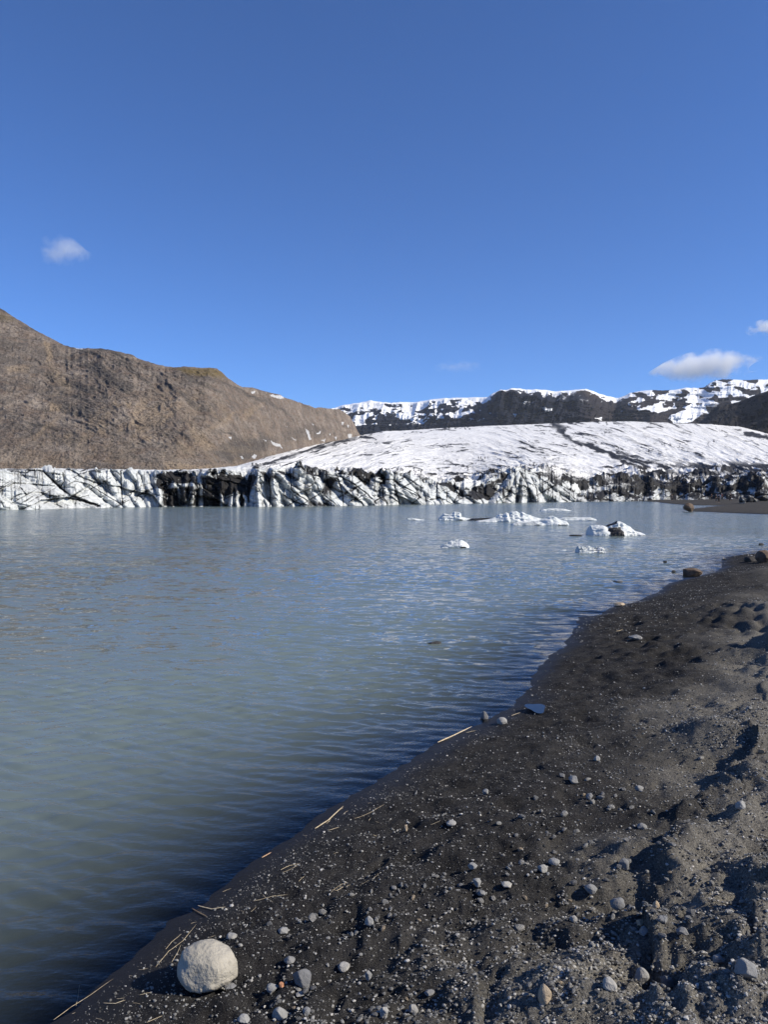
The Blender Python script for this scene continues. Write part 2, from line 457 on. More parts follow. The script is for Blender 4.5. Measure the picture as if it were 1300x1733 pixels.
VBEH = [(-500,790),(0,797),(60,795),(200,797),(330,798),(400,794),(430,792),(500,796),(560,800),(600,800),(680,801),(740,815),(800,815),(850,800),(890,795),(930,796),(980,806),(1030,812),(1100,815),(1200,815),(1300,812),(1700,800)]
VSKY = [(-500,786),(0,796),(200,796.5),(300,797),(350,795),(400,789),(430,780),(460,771),(500,761),(540,751),(580,744),(610,737),(650,730),(700,727.5),(800,722),(870,719),(950,716),(1010,714),(1060,713),(1110,715),(1150,717),(1200,718),(1250,722),(1300,734),(1400,745),(1700,750)]
YSKY = [(-500,105),(0,128),(200,146),(300,152),(350,165),(400,240),(430,330),(460,430),(500,560),(540,700),(580,850),(620,1000),(700,1080),(1000,1100),(1250,1050),(1300,950),(1400,800),(1700,500)]
LEAN = [(-500,8),(0,8),(40,7),(100,8),(160,7),(245,7),(258,3.5),(275,1.5),(330,1.2),(420,1.5),(440,3),(520,6),(560,7),(640,6),(700,7),(800,9),(830,6),(880,7),(960,7),(1000,10),(1100,9),(1300,9),(1700,9)]
# seracs: foot column, foot row, apex column, apex row, left width, right width, depth (m)
SER = [(72,862,-12,796,60,46,5),(20,862,-60,797,40,40,4),(112,858,62,798,30,30,3.5),(160,857,92,797,30,30,4.5),(135,856,125,815,16,22,3.5),(205,858,128,803,20,24,3),(214,856,166,795,16,22,3.5),(234,857,200,797,12,18,3),
       (252,857,222,796,10,14,3),(262,857,240,800,9,10,2.5),(270,856,268,826,8,10,2.8),(292,856,292,815,7,7,1.8),(312,856,312,815,6,6,2.0),(327,856,328,815,9,6,2.4),(346,857,350,803,14,16,1.4),(376,840,374,815,5,5,2.4),
       (390,856,391,824,5,6,2.4),(400,856,398,828,4,8,2.4),(416,856,414,834,3,5,2.2),(436,857,437,796,9,13,5),(452,852,437,800,5,9,4),(428,857,430,818,7,4,2.6),
       (470,857,464,796,12,14,5.5),(523,857,466,797,22,12,5.5),(496,857,468,822,12,14,4.2),(510,857,505,787,14,12,4),(572,856,507,788,24,16,6.5),(545,857,520,818,14,22,5),(604,856,556,802,22,18,5),(580,856,575,812,10,14,3.5),
       (640,856,592,808,16,16,5),(612,856,600,828,14,16,4.5),(632,856,634,815,9,10,3.6),(652,856,650,826,10,12,5.5),(668,854,660,797,10,16,5),(716,854,664,798,20,12,6),(692,854,668,818,12,14,5),(738,852,696,806,14,12,5),
       (716,853,712,826,9,11,3.6),(728,852,738,819,9,12,4.5),(750,852,740,819,9,14,5),(788,851,742,820,14,10,4.5),(812,850,782,827,9,14,3.5),
       (838,850,876,796,12,14,6),(862,850,882,796,13,9,6.0),(886,849,885,797,8,12,6.6),(912,849,888,796,14,14,6.2),(948,848,890,797,18,18,5.6),(985,848,900,800,16,16,4.6),
       (1010,848,990,815,20,26,4),(1040,847,1022,818,14,16,4),(1078,847,1045,812,20,20,4.5),(1106,847,1100,826,12,10,4),(1126,843,1124,829,8,10,3),(1170,836,1150,820,20,20,3),(1230,836,1205,815,24,24,3),(1290,836,1262,812,24,24,3),(-160,865,-200,797,60,60,5),(-300,868,-340,797,70,70,5)]
# dirt lines and clefts: points, width px, dirt, cut (m)
STK = [([(38,794),(72,797),(95,820),(118,838),(150,850),(168,856)],6,.85,1.6),([(35,800),(33,825),(45,838)],2.2,.9,1.0),([(70,798),(72,815),(70,828)],2,.7,.6),
       ([(25,797),(45,800),(52,794)],4.5,.95,.6),([(0,848),(6,858)],2.5,.8,.5),([(40,835),(60,843),(90,828),(100,820)],5,.6,.5),([(78,843),(90,838),(92,852),(103,858)],3,.7,.5),([(106,800),(108,815),(100,826)],3.5,.9,1.2),
       ([(118,838),(135,842),(150,838)],2.2,.85,.8),([(112,842),(140,848),(165,856)],8,.97,1.2),([(125,814),(150,820),(175,836),(204,853)],2.3,.85,.8),([(160,806),(166,825),(170,838)],2,.7,.5),([(172,806),(182,822),(190,838)],2.4,.7,.6),
       ([(190,800),(198,820),(203,850)],1.3,.6,.5),([(204,796),(205,825),(207,854)],3.4,.85,1.6),([(196,797),(202,803),(206,800)],1.6,.7,.5),([(228,813),(236,832),(228,850)],1.7,.7,.8),([(245,818),(248,835),(240,848)],1.7,.7,.7),([(176,832),(178,842)],1.6,.7,.3),
       ([(258,800),(262,812)],1.8,.8,.8),([(0,806),(22,818),(30,823)],1.3,.5,.3),([(10,798),(25,806),(40,818)],1.5,.45,.3),([(140,802),(160,806),(185,812),(203,815)],1.2,.55,.2),
       ([(150,800),(163,795),(172,800)],4,.95,.0),
       ([(302,856),(301,835),(296,828)],3.2,.95,1.8),([(337,820),(334,856)],3.5,.97,2.2),([(318,830),(316,850)],1.8,.9,.9),([(372,822),(380,852)],3,.97,1.6),
       ([(424,812),(420,850)],4,.9,1.2),([(454,800),(458,830),(456,856)],4,.35,2.4),([(490,803),(494,830),(520,848)],3,.6,2.0),([(505,790),(528,801),(545,806)],2.4,.9,.4),
       ([(527,803),(540,830),(548,845)],5,.65,.5),([(572,812),(580,835),(581,856)],2.6,.95,2.5),([(548,803),(575,806),(600,820),(624,838),(636,852)],4,.85,1.2),([(590,850),(605,842),(618,836)],4,.8,.5),
       ([(480,838),(500,850),(520,855)],5,.8,.6),([(640,810),(665,812),(680,822),(705,835),(712,842)],4,.85,1.4),([(670,800),(690,810),(715,826)],4.5,.75,.8),([(668,822),(672,838),(676,854)],3,.9,1.8),([(642,830),(650,824),(648,840),(656,855)],2.6,.92,1.2),
       ([(704,826),(710,842),(700,850)],3,.9,1.2),([(718,832),(722,848)],2,.85,.8),([(728,846),(745,842),(752,852)],5,.8,.5),([(756,848),(758,820)],1.6,.7,.6),([(768,850),(775,838),(790,838),(808,846)],4,.8,.5),
       ([(615,838),(630,845),(634,856)],2.4,.9,.8),([(780,824),(805,832),(825,840)],5,.85,.5),
       ([(872,806),(874,835),(876,850)],2.8,.95,2.2),([(880,798),(890,815),(897,832),(899,849)],2.6,.9,1.8),([(900,810),(909,828),(911,849)],2.5,.9,1.8),([(862,812),(866,838)],1.6,.6,.5),([(853,804),(880,795)],2.2,.8,.2),
       ([(893,796),(920,806),(945,820),(965,836),(975,846)],4,.65,.6),([(930,815),(936,830),(928,846)],2,.7,.6),([(946,830),(952,846)],4,.8,.6),([(916,815),(914,848)],1.3,.5,.4)]
# dark grimy patches of the front, (outline, softness, dirt)
PTC = [([(262,803),(285,797),(320,798),(332,806),(336,830),(326,816),(312,818),(300,818),(290,818),(278,830),(266,826)],3,.95),
       ([(274,826),(300,826),(302,857),(276,857)],3,.78),([(303,824),(336,822),(336,857),(303,857)],3,.62),([(342,808),(368,808),(373,857),(343,857)],2,.95),
       ([(366,804),(400,803),(436,803),(428,822),(420,838),(398,835),(380,840),(368,832)],2.5,.95),([(436,798),(462,797),(468,808),(455,820)],2,.55),
       ([(470,798),(488,791),(498,790),(492,806),(478,803)],2.5,.95),([(505,788),(525,798),(548,802),(545,808),(520,803)],2,.95),([(545,810),(572,808),(560,836),(548,838)],5,.6),
       ([(520,845),(560,852),(572,857),(520,857)],3,.5),([(572,798),(592,793),(618,799),(620,803),(590,804),(570,803)],1.6,.97),
       ([(800,822),(832,818),(840,828),(836,840),(800,846),(790,838)],4,.78),([(955,800),(985,790),(1000,802),(1006,830),(980,836),(960,820)],4,.75),
       ([(735,817),(760,815),(800,826),(780,829),(750,822)],3,.85),([(905,792),(925,784),(950,795),(935,801),(915,798)],2.5,.95),
       ([(975,835),(1010,815),(1060,812),(1108,825),(1110,848),(975,849)],5,.92),([(1128,829),(1300,818),(1420,815),(1420,850),(1128,850)],6,.8)]

UC = np.concatenate([np.arange(-480, -30, 4.0), np.arange(-30, 1330, 1.0), np.arange(1330, 1640, 4.0)])
D0 = lerp_tab(FRONT, UC); vt = lerp_tab(VTOP, UC); vb = lerp_tab(VBEH, UC); vs = lerp_tab(VSKY, UC); ys = lerp_tab(YSKY, UC); ln = lerp_tab(LEAN, UC)
NQ = 96
q = np.linspace(-0.12, 1.0, NQ)[:, None]
ztop = CAMH + (D0 + ln) * et(vt)
ztop = ztop - np.interp(UC, [0, 250, 440, 1000, 1100], [.5, .6, 1.3, 1.3, .5]) * sst(.25, .75, fbm(UC * .075, UC * 0, o=3, seed=22, ridge=True)) + 0.55 * fbm(UC * .10, UC * 0, o=4, seed=70, gain=.55) + .35 * np.abs(fbm(UC * .05, UC * 0, o=2, seed=59))
Uw = UC[None, :] + 0 * q
Zw = q * ztop[None, :]
Vw = row(Zw, D0[None, :] + ln[None, :] * np.clip(q, 0, 1))
Xm = xw(UC, D0)                              # metres across
# base relief of the face
off = ln[None, :] * np.clip(q, 0, 1) ** 1.15
def facets(X, Z, colx, cell, tilt, seed, zmax):
    r = np.random.RandomState(seed)
    F1 = np.full(X.shape, 1e9); F2 = np.full(X.shape, 1e9); val = np.zeros(X.shape)
    x0, x1 = colx.min(), colx.max()
    ns = int((x1 - x0) / cell * (zmax / cell + 1.2) * 1.1)
    for k in range(ns):
        xs, zs_ = r.uniform(x0, x1), r.uniform(-.5, zmax); tx, tz, c0 = r.normal(0, tilt), r.normal(.2, tilt * 1.0), r.uniform(-.5, .5) * cell * .35
        i0, i1 = np.searchsorted(colx, [xs - 2.6 * cell, xs + 2.6 * cell])
        if i1 <= i0: continue
        dx = X[:, i0:i1] - xs; dz = Z[:, i0:i1] - zs_
        sk = .45 * r.normal()
        d = np.hypot(dx + sk * dz, dz * 1.0)
        f1, f2 = F1[:, i0:i1], F2[:, i0:i1]
        better = d < f1
        f2n = np.where(better, f1, np.minimum(f2, d))
        val[:, i0:i1] = np.where(better, c0 + tx * dx + tz * dz, val[:, i0:i1])
        F1[:, i0:i1] = np.where(better, d, f1); F2[:, i0:i1] = f2n
    return val, F2 - F1
prot = np.zeros_like(Uw)
for (fx, fv, ax, av, wl, wr, dp) in SER:
    t = np.clip((Vw - av) / (fv - av), -0.35, 1.2)
    xr = ax + (fx - ax) * t + 5.0 * fbm(Vw * .06, Uw * .02 + fx, o=3, seed=71)
    kw = 1.35 if ax < 250 else (1.2 if ax < 430 or ax > 870 else 1.45)
    wl, wr = wl * kw, wr * kw
    dx = Uw - xr
    wv = 0.72 + 0.28 * np.clip(t, 0, 1)
    tent = np.where(dx < 0, 1 + dx / (wl * wv), 1 - dx / (wr * wv))
    tent = np.clip(tent, 0, 1)
    tent = (1 - (1 - tent) ** 1.5) * sst(-0.35, 0.1, t)
    prot = np.maximum(prot, dp * tent)
Xg = Xm[None, :] + 0 * q
rel = fbm((Xg + .5 * Zw) * .16, Zw * .13, o=5, seed=72, ridge=True, gain=.55)
rel3 = fbm(Xg * .35 + .25 * Zw, Zw * .45, o=5, seed=92, gain=.55)
rel2 = fbm(Xg * .7 + 0.5 * Zw, Zw * .28, o=4, seed=73, ridge=True)
lean_ = 1.5 * fbm(Xg * .035, Xg * 0, o=2, seed=13)
XJ = Xg + lean_ * Zw + 1.1 * fbm(Xg * .3, Zw * .3, o=3, seed=64); ZJ = Zw + 0.8 * fbm(Xg * .3, Zw * .3, o=3, seed=65)
fa, ea = facets(XJ, ZJ, Xm, 5.0, .55, 11, ztop.max()); fb, eb = facets(XJ, ZJ, Xm, 2.1, .5, 12, ztop.max())
off = off + 2.6 - 1.0 * prot - 0.3 * rel - 0.12 * rel2 - 0.9 * rel3 + np.clip(fa, -2.2, 2.2) * .85 + np.clip(fb, -1, 1) * .7 + .5 * sst(.3, 0, ea) + .25 * sst(.2, 0, eb)
dirt = .75 * sst(1.5, .3, prot) * sst(-.25, .15, fbm(Uw * .09, Vw * .09, o=4, seed=12)) * (.55 + .45 * sst(250, 450, Uw))
uj = Uw + 1.1 * fbm(Uw * .22, Vw * .22, o=3, seed=74); vj = Vw + 0.9 * fbm(Uw * .2, Vw * .25, o=3, seed=75)
brk = fbm(Uw * .25, Vw * .25, o=4, seed=93)
for P, soft, dv in PTC:
    s = poly_soft(uj, vj, P, soft)
    dirt = np.maximum(dirt, dv * s * (1 if P[0][0] < 900 else .15 + .85 * sst(-.12, .10, fbm((Uw + .8 * Vw) * .10, (Vw - .3 * Uw) * .16, o=5, seed=14, gain=.6))))
for P, wd, dv, cut in STK:
    d = seg_dist(uj, vj, P)
    wd = wd * (.55 if P[0][0] < 260 else .62)
    k = 1 - sst(0.05 * wd, 0.60 * wd, d + .38 * wd * brk)
    dirt = np.maximum(dirt, dv * k * (.75 + .35 * brk))
    off = off + cut * 0.8 * (1 - sst(0, 0.75 * wd, d))
crk = np.maximum(.38 * sst(.20, .03, ea), .18 * sst(.10, .02, eb)) * sst(-.1, .35, fbm(Uw * .08, Vw * .1, o=3, seed=66))
dirt = np.maximum(dirt, crk)
# thin slanting bands of ash in the ice
band = fbm((Uw * 0.55 + Vw * 1.0) * .26, (Vw - Uw * .12) * .03, o=4, seed=76)
band2 = fbm(Uw * .32, Vw * .03, o=4, seed=77)
dirt = np.maximum(dirt, 0.50 * sst(.28, .55, band) * (Uw > -600))
lines = np.abs(fbm((Vw - .42 * Uw + 2.5 * fbm(Uw * .05, Vw * .05, o=3, seed=28)) * .30, (Uw + .4 * Vw) * .012, o=3, seed=29))
dirt = np.maximum(dirt, .42 * sst(.07, .015, lines) * sst(-.25, .2, fbm(Uw * .04, Vw * .06, o=3, seed=30)))
dirt = np.maximum(dirt, 0.50 * sst(.30, .6, band2))
dirt = dirt * (1 - 0.55 * sst(.15, .6, fbm(Uw * .35, Vw * .12, o=4, seed=78)))
dirt = dirt + .03 + .05 * sst(430, 480, Uw) + (0.14 + 0.12 * sst(430, 600, Uw)) * sst(-.3, .5, fbm(Uw * .1, Vw * .1, o=5, seed=79))  # grey dirt wash, with shading of the ice front painted into it
dirt = np.maximum(dirt, .30 * sst(-.1, .45, fbm((Uw + .5 * Vw) * .2, (Vw - .3 * Uw) * .10, o=6, seed=67, gain=.65)))
edge = np.clip(q, 0, 1)
Yw = D0[None, :] + off
Yw[0] = Yw[1]
Xw_ = xw(Uw, Yw)
# upper surface
NT_ = 330
tt = np.linspace(0, 1, NT_ + 1)[1:, None] ** 2.6
Y0 = Yw[-1][None, :]
Yend = np.maximum(ys, Y0 + 8)
Yt = Y0 + (Yend - Y0) * tt
zf = CAMH + (D0 + ln + 4) * et(vb); zs = CAMH + Yend * et(vs)
Dr = (D0 + ln)[None, :]
s_ = np.clip((Yt - Dr) / (Yend - Dr), 0, 1)
ex = 1 + 0.38 * sst(380, 520, UC)[None, :]
Ut = UC[None, :] + 0 * tt
Zt = zf[None, :] + (zs - zf) * s_ ** ex
tm = Yt - Y0
gap = Zt[0] - ztop
Lg = np.convolve(np.pad(np.clip(np.abs(gap) * 3.2, 2.6, 30), 12, mode='edge'), np.ones(25) / 25, 'valid')[None, :]
gsm = np.convolve(np.pad(gap, 20, mode='edge'), np.hanning(43)[1:-1] / np.hanning(43).sum(), 'valid')
Zt = Zt - gsm[None, :] * np.exp(-(tm / Lg) ** 1.15) - (gap - gsm)[None, :] * np.exp(-(tm / 1.6) ** 1.2)
Xt = xw(Ut, Yt)
big = sst(360, 460, Ut)
fade = 1 - 0.75 * s_
# swells, crevasses
amp = big * sst(0, 14, tm)
Zt += amp * 0.9 * fbm(Xt * .03, Yt * .018, o=4, seed=81) * fade
crev = fbm(Xt * .05 + Yt * .02, Yt * .055 - Xt * .012, o=5, seed=82, ridge=True)
lowz = sst(160, 20, tm)
Zt += amp * (0.3 + 1.0 * lowz) * (crev - .3) * 0.7
Zt += sst(0, 6, tm) * (0.3 * fbm(Xt * .22, Yt * .2, o=4, seed=83, ridge=True)) * (0.4 + .6 * lowz)
Vt = row(Zt, Yt)
tilt = np.interp(UC, [300, 560, 760, 900, 1300], [-.34, -.28, -.10, .12, .26])[None, :]
sU = Ut * .020; sV = Vt - tilt * (Ut - 700)
st1 = fbm(sU, sV * .30 + .8 * fbm(Ut * .02, Vt * .08, o=3, seed=94), o=5, seed=95, gain=.6)
st2 = fbm(Ut * .11, sV * .55, o=4, seed=96, gain=.6)
pxm = Yt / F
rt_ = sst(930, 1050, Ut)
st3 = fbm(Ut * .012, sV * .17 + .7 * fbm(Ut * .02, Vt * .06, o=3, seed=18), o=4, seed=19, ridge=True, gain=.5)
Zt += amp * pxm * (3.0 * st1 + 0.9 * st2 + 2.2 * rt_ * st3) * np.clip(1.15 - s_, 0.25, 1)
Vt = row(Zt, Yt)
Dt = np.zeros_like(Ut)
Dt = 0.55 * sst(.33, .62, fbm(Xt * .09 + Yt * .03, Yt * .02 - Xt * .03, o=5, seed=84, ridge=True)) * (0.5 + 0.5 * lowz)
Dt = np.maximum(Dt, 0.8 * sst(.38, .62, fbm(Ut * .03 + Vt * .09, Vt * .22 - Ut * .02, o=5, seed=85)))
Dt = np.maximum(Dt, .80 * sst(.12, .33, st1 * .7 + st2 * .45))
cl1 = np.abs(fbm(Ut * .022 + 3, sV * .11 + .9 * fbm(Ut * .03, Vt * .1, o=4, seed=68), o=4, seed=69))
Dt = np.maximum(Dt, .9 * sst(.035 + .02 * lowz, .008, cl1) * sst(-.1 - .35 * lowz, .2 - .3 * lowz, fbm(Ut * .03, Vt * .09, o=3, seed=56)))  # dark of thin crevasses, painted in colour through the dirt field
Dt = np.maximum(Dt, .32 * sst(-.2, .5, fbm(Ut * .03, sV * .16, o=6, seed=57, gain=.65)))
Dt *= (0.45 + 0.55 * sst(-.25, .3, fbm(Ut * .012, Vt * .05, o=3, seed=86)))
gate = sst(-.35, .1, fbm(Ut * .07, Vt * .1, o=3, seed=97))
# mounds of ash-covered ice: column, row, depth beyond front, half width px, height above surroundings m, dirt
MNT = [(595,794,10,28,1.6,1),(525,800,5,20,.8,.9),(925,788,14,16,3.2,1),(960,800,8,16,2.2,1),(1022,790,12,26,5.5,1),(1045,786,20,24,6.5,1),(985,800,6,16,3.0,.9),(1075,800,14,26,3.6,.9),
       (1115,792,40,34,5.0,.85),(1155,797,30,30,4.5,.8),(1100,812,8,22,2.6,.9),(1190,786,60,36,6,.75),(1215,776,110,36,8,.8),(1250,795,40,40,4.0,.85),(1290,800,28,40,3.5,.9),(1180,815,14,40,2.4,.95),(1240,818,12,50,2.4,.95),
       (1300,818,14,50,2.6,.95),(1150,822,8,26,1.8,.85),(1080,770,120,26,6,.7),(1060,765,150,18,6,.9),(1030,768,140,14,3,.7),(780,815,10,30,1.2,.8),(820,812,14,22,1.4,.8),(700,800,14,14,1.2,.6),(1340,790,40,50,6,.9),(1400,800,30,60,6,.9)]
for (mu, mv, dep, wdt, hh, dv) in MNT:
    Dm = np.interp(mu, UC, Y0[0]) + dep
    along = np.clip((Yt - Dm) / (wdt / F * Dm * 1.6), -3, 3); acr = (Ut - mu) / wdt
    wob = 0.28 * fbm(Xt * .10, Yt * .07, o=5, seed=int(mu), gain=.5) + .22 * fbm(Ut * .08, Vt * .16, o=4, seed=int(mu) + 1)
    hh = hh * (.5 if mu > 980 else .75)
    tent = np.clip(1 - np.sqrt((acr / 1.35) ** 2 + (along / 1.3) ** 2) + wob * 0.6, 0, 1)
    Zt += hh * tent ** 1.15 * (1 + .3 * wob)
    Dt = np.maximum(Dt, dv * sst(.10, .34, tent + 0.55 * wob) * (.12 + .88 * sst(-.12, .08, fbm((Ut + .9 * Vt) * .045, (Vt - .35 * Ut) * .10, o=5, seed=int(mu) + 2, gain=.6))))
ash = sst(425, 470, Ut) * np.exp(-(tm / np.interp(UC, [430, 600, 640, 720, 820, 860, 1000], [7, 12, 8, 3.5, 4, 12, 20])[None, :]) ** 2)
Dt = np.maximum(Dt, .68 * ash * sst(-.12, .12, fbm((Ut + 1.5 * Vt) * .03, (Vt - .2 * Ut) * .10, o=5, seed=15, gain=.6)))
rgh = sst(430, 520, Ut) * sst(150, 30, tm)
Zt += rgh * 1.1 * fbm(Ut * .035 + .05 * Vt, Vt * .16, o=5, seed=16, ridge=True)
Vt = row(Zt, Yt)
uj = Ut + 4 * fbm(Ut * .06, Vt * .12, o=4, seed=87); vj = Vt + 2.2 * fbm(Ut * .07, Vt * .15, o=4, seed=88)
MOR = [([(945,724),(952,735),(975,748),(1012,760),(1045,772),(1075,778),(1110,786),(1130,792)],6,.9),([(1030,768),(1060,784),(1090,794)],5,.8),([(1060,775),(1100,792)],6,.85),([(940,720),(952,728)],8,.8),([(1045,765),(1060,770),(1080,775)],6,.8),([(600,742),(560,752),(520,763),(470,778),(430,790)],5,.7),
       ([(610,738),(625,741),(640,744)],3,.8),([(905,720),(935,722)],2,.7),([(910,733),(922,735)],2.2,.7),([(1100,805),(1140,800),(1180,805),(1230,800),(1290,806)],6,.6),
       ([(1120,785),(1160,792),(1200,790),(1260,797)],6,.6),([(1260,733),(1290,738),(1330,745)],5,.9),([(440,792),(480,783),(520,778)],1.6,.5),([(560,772),(590,768),(612,771)],2,.5),([(655,772),(675,768)],2,.6),([(735,783),(755,780),(770,786)],2.4,.6),
       ([(640,783),(690,788),(715,795),(712,806)],1.2,.8),([(700,782),(730,786),(752,800)],1.2,.7),([(960,805),(1000,815)],4,.8),([(780,745),(795,744)],1.6,.7),([(720,755),(740,752)],1.4,.7),([(890,770),(905,785),(912,792)],1.6,.6)]
for P, wd, dv in MOR:
    d = seg_dist(uj, vj, P)
    Dt = np.maximum(Dt, dv * (1 - sst(.1 * wd, 1.1 * wd, d + wd * (.5 * st2 + .7 * fbm(Ut * .06, Vt * .14, o=5, seed=17, gain=.6)))) * (gate if wd < 4 else .75 + .25 * gate))
rightlow = sst(980, 1080, Ut) * sst(765, 800, Vt)
Dt = np.maximum(Dt, rightlow * sst(-.12, .16, fbm((Ut + 1.6 * Vt) * .022, (Vt - .28 * Ut) * .11, o=6, seed=89, gain=.6) - .05) * .95)
Zt += rightlow * 1.1 * fbm((Ut + 1.2 * Vt) * .035, (Vt - .3 * Ut) * .08, o=6, seed=90, ridge=True, gain=.55)
Zw_ = Zw.copy()
# the sheet dips away beyond its crest
NB = 8
tb = np.linspace(0, 1, NB + 1)[1:, None]
Yb = Yend * (1 + 0.25 * tb); Ub = UC[None, :] + 0 * tb
Zb = Zt[-1][None, :] + (Yb - Yend) * 0.02 - 4 * tb
Xb = xw(Ub, Yb)
GXs = np.vstack([Xw_, Xt, Xb]); GYs = np.vstack([Yw, Yt, Yb]); GZs = np.vstack([Zw_, Zt, Zb])
# thin skin of 3-D roughness
wgt = np.vstack([np.ones_like(Xw_), np.ones_like(Xt), 0 * Xb])
nr_ = fbm(GXs * .9, GYs * .9, GZs * .9, o=3, seed=91)
GYs = GYs + 0.16 * nr_ * wgt; GZs = GZs + 0.06 * nr_ * wgt * np.vstack([np.zeros_like(Xw_), np.ones_like(Xt), 0 * Xb])
DD = np.clip(np.vstack([dirt, Dt, 0 * Xb]), 0, 1)
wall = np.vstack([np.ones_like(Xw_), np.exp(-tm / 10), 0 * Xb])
m = NT('glacier_ice')
co = m.coord()
n1 = m.noise(co, 0.9, 7, 0.68, 0.4); n2 = m.noise(m.coord((1, 1, .35)), 2.6, 5, 0.65); n3 = m.noise(co, 0.12, 6, 0.65, 0.6)
dA = m.attr('dirt'); wA = m.attr('wall')
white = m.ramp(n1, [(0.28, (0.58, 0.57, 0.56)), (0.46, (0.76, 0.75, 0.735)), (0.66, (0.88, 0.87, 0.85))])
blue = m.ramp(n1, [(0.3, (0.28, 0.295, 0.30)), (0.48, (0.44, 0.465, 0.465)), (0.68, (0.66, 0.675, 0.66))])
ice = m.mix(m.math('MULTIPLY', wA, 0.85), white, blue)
grey = m.ramp(n3, [(0.42, 0.0), (0.62, 1.0)])
ice = m.mix(m.math('MULTIPLY', grey, 0.35), ice, (0.36, 0.35, 0.34))
dsum = m.math('ADD', dA, m.math('MULTIPLY', m.math('SUBTRACT', n2, 0.5), 0.95))
df_ = m.ramp(dsum, [(0.18, 0.0), (0.42, 0.45), (0.66, 1.0)])
dirtc = m.ramp(n1, [(0.3, (0.006, 0.006, 0.007)), (0.7, (0.024, 0.022, 0.021))])
colr = m.mix(df_, ice, dirtc)
b1 = m.bump(n1, m.math('ADD', .22, m.math('MULTIPLY', wA, .4)), 0.4); b2 = m.bump(n2, 0.35, 0.12, b1)
m.principled(colr, 0.75, b2, spec=0.25)
M_ICE = m.m
glacier = make_mesh('glacier', np.stack([GXs, GYs, GZs], -1).reshape(-1, 3), grid_faces(*GXs.shape), M_ICE, True, {'dirt': DD, 'wall': wall})
tag(glacier, kind='structure')
def glacier_at(u, v):                       # point of the ice sheet seen at a pixel (used only for standing people on it)
    i = int(np.argmin(np.abs(UC - u))); cv = row(Zt[:, i], Yt[:, i])
    j = int(np.argmax(cv < v)); return float(Xt[j, i]), float(Yt[j, i]), float(Zt[j, i])

# ------------------------------------------------------------------ brown mountainside on the left
RIDGE = [(-700,430),(-400,455),(-200,470),(-100,490),(-40,506),(0,521),(15,529),(40,545),(60,557),(80,568),(100,580),(120,588),(135,590),(150,588.5),(175,590),(200,596),(222,600),(240,608),(262,615),(280,621),(300,622.5),(315,620.5),
         (335,622),(350,622.5),(368,624),(376,629),(384,637),(400,648),(412,655),(425,655),(445,661),(470,668),(490,675),(505,681),(520,687),(532,690),(548,689.5),(560,691),(575,696),(588,704),(596,714),(603,726),(610,738),(625,742)]
MBASE = [(-700,800),(0,806),(300,806),(380,803),(420,794),(460,784),(500,771),(540,760),(580,750),(610,743),(625,744)]
MYB = [(-700,300),(0,300),(200,300),(300,305),(350,315),(400,345),(430,385),(460,450),(500,560),(540,690),(580,838),(610,980),(625,1000)]
MYR = [(-700,640),(-300,600),(0,478),(100,450),(200,430),(300,415),(380,440),(440,515),(500,650),(560,830),(600,985),(625,1015)]
UM = np.concatenate([np.arange(-680, -20, 4.0), np.arange(-20, 622, 0.9)])
NS = 330
s_ = np.linspace(0, 1, NS)[:, None]
vr = lerp_tab(RIDGE, UM) + 2.6 * fbm(UM * .05, UM * 0, o=6, seed=100, gain=.55); vb0 = lerp_tab(MBASE, UM); yb = lerp_tab(MYB, UM); yr = lerp_tab(MYR, UM)
Um = UM[None, :] + 0 * s_
Vm = vb0[None, :] + (vr - vb0)[None, :] * s_
Ym = yb[None, :] + (yr - yb)[None, :] * (0.45 * s_ + 0.55 * s_ ** 2)
Zm = CAMH + Ym * et(Vm); Xm_ = xw(Um, Ym)
# relief: ledges of lava, gullies running down to the right, loose blocks
k_edge = (.15 + .85 * sst(1.0, 0.95, s_)) * sst(0.0, 0.05, s_)
k_full = sst(1.0, 0.90, s_)
scl = (Ym / 400)
gul = fbm((Um - 0.8 * Vm) * .024, (Vm + .3 * Um) * .006, o=5, seed=101, ridge=True) * sst(60, 330, Um) + .5 * fbm(Um * .02, Vm * .012, o=5, seed=113, ridge=True)
dipm = .22 + .25 * sst(0, 350, Um)
led = fbm((Vm - dipm * Um) * .05 + 0.9 * fbm(Um * .012, Vm * .02, o=4, seed=102), (Um + .3 * Vm) * .007, o=5, seed=103, ridge=True, gain=.58)
lum = fbm(Um * .018, Vm * .03, o=6, seed=104, gain=.55)
lum2 = fbm(Um * .09, Vm * .13, o=5, seed=105, ridge=True, gain=.6)
talus = sst(.34, .2, s_)
blocks = fbm(Um * .35, Vm * .5, o=3, seed=106, ridge=True)
crag = fbm((Um + .5 * Vm) * .032 + .6 * fbm(Um * .03, Vm * .03, o=3, seed=119), (Vm - dipm * Um) * .075 + .6 * fbm(Um * .025, Vm * .04, o=3, seed=98), o=6, seed=115, gain=.6, ridge=True)
dN = (9.0 * gul * (1 - .5 * talus) + 5.0 * led * (1 - talus) + 9.0 * lum + 3.2 * lum2 + 8.5 * crag * (1 - .7 * talus) + 1.1 * blocks * (0.4 + talus)) * k_edge * Ym / F * (.60 + .35 * sst(330, 480, Um))
Ym2 = Ym - .8 * dN
Zm2 = Zm + .35 * dN
Xm2 = xw(Um, Ym2)
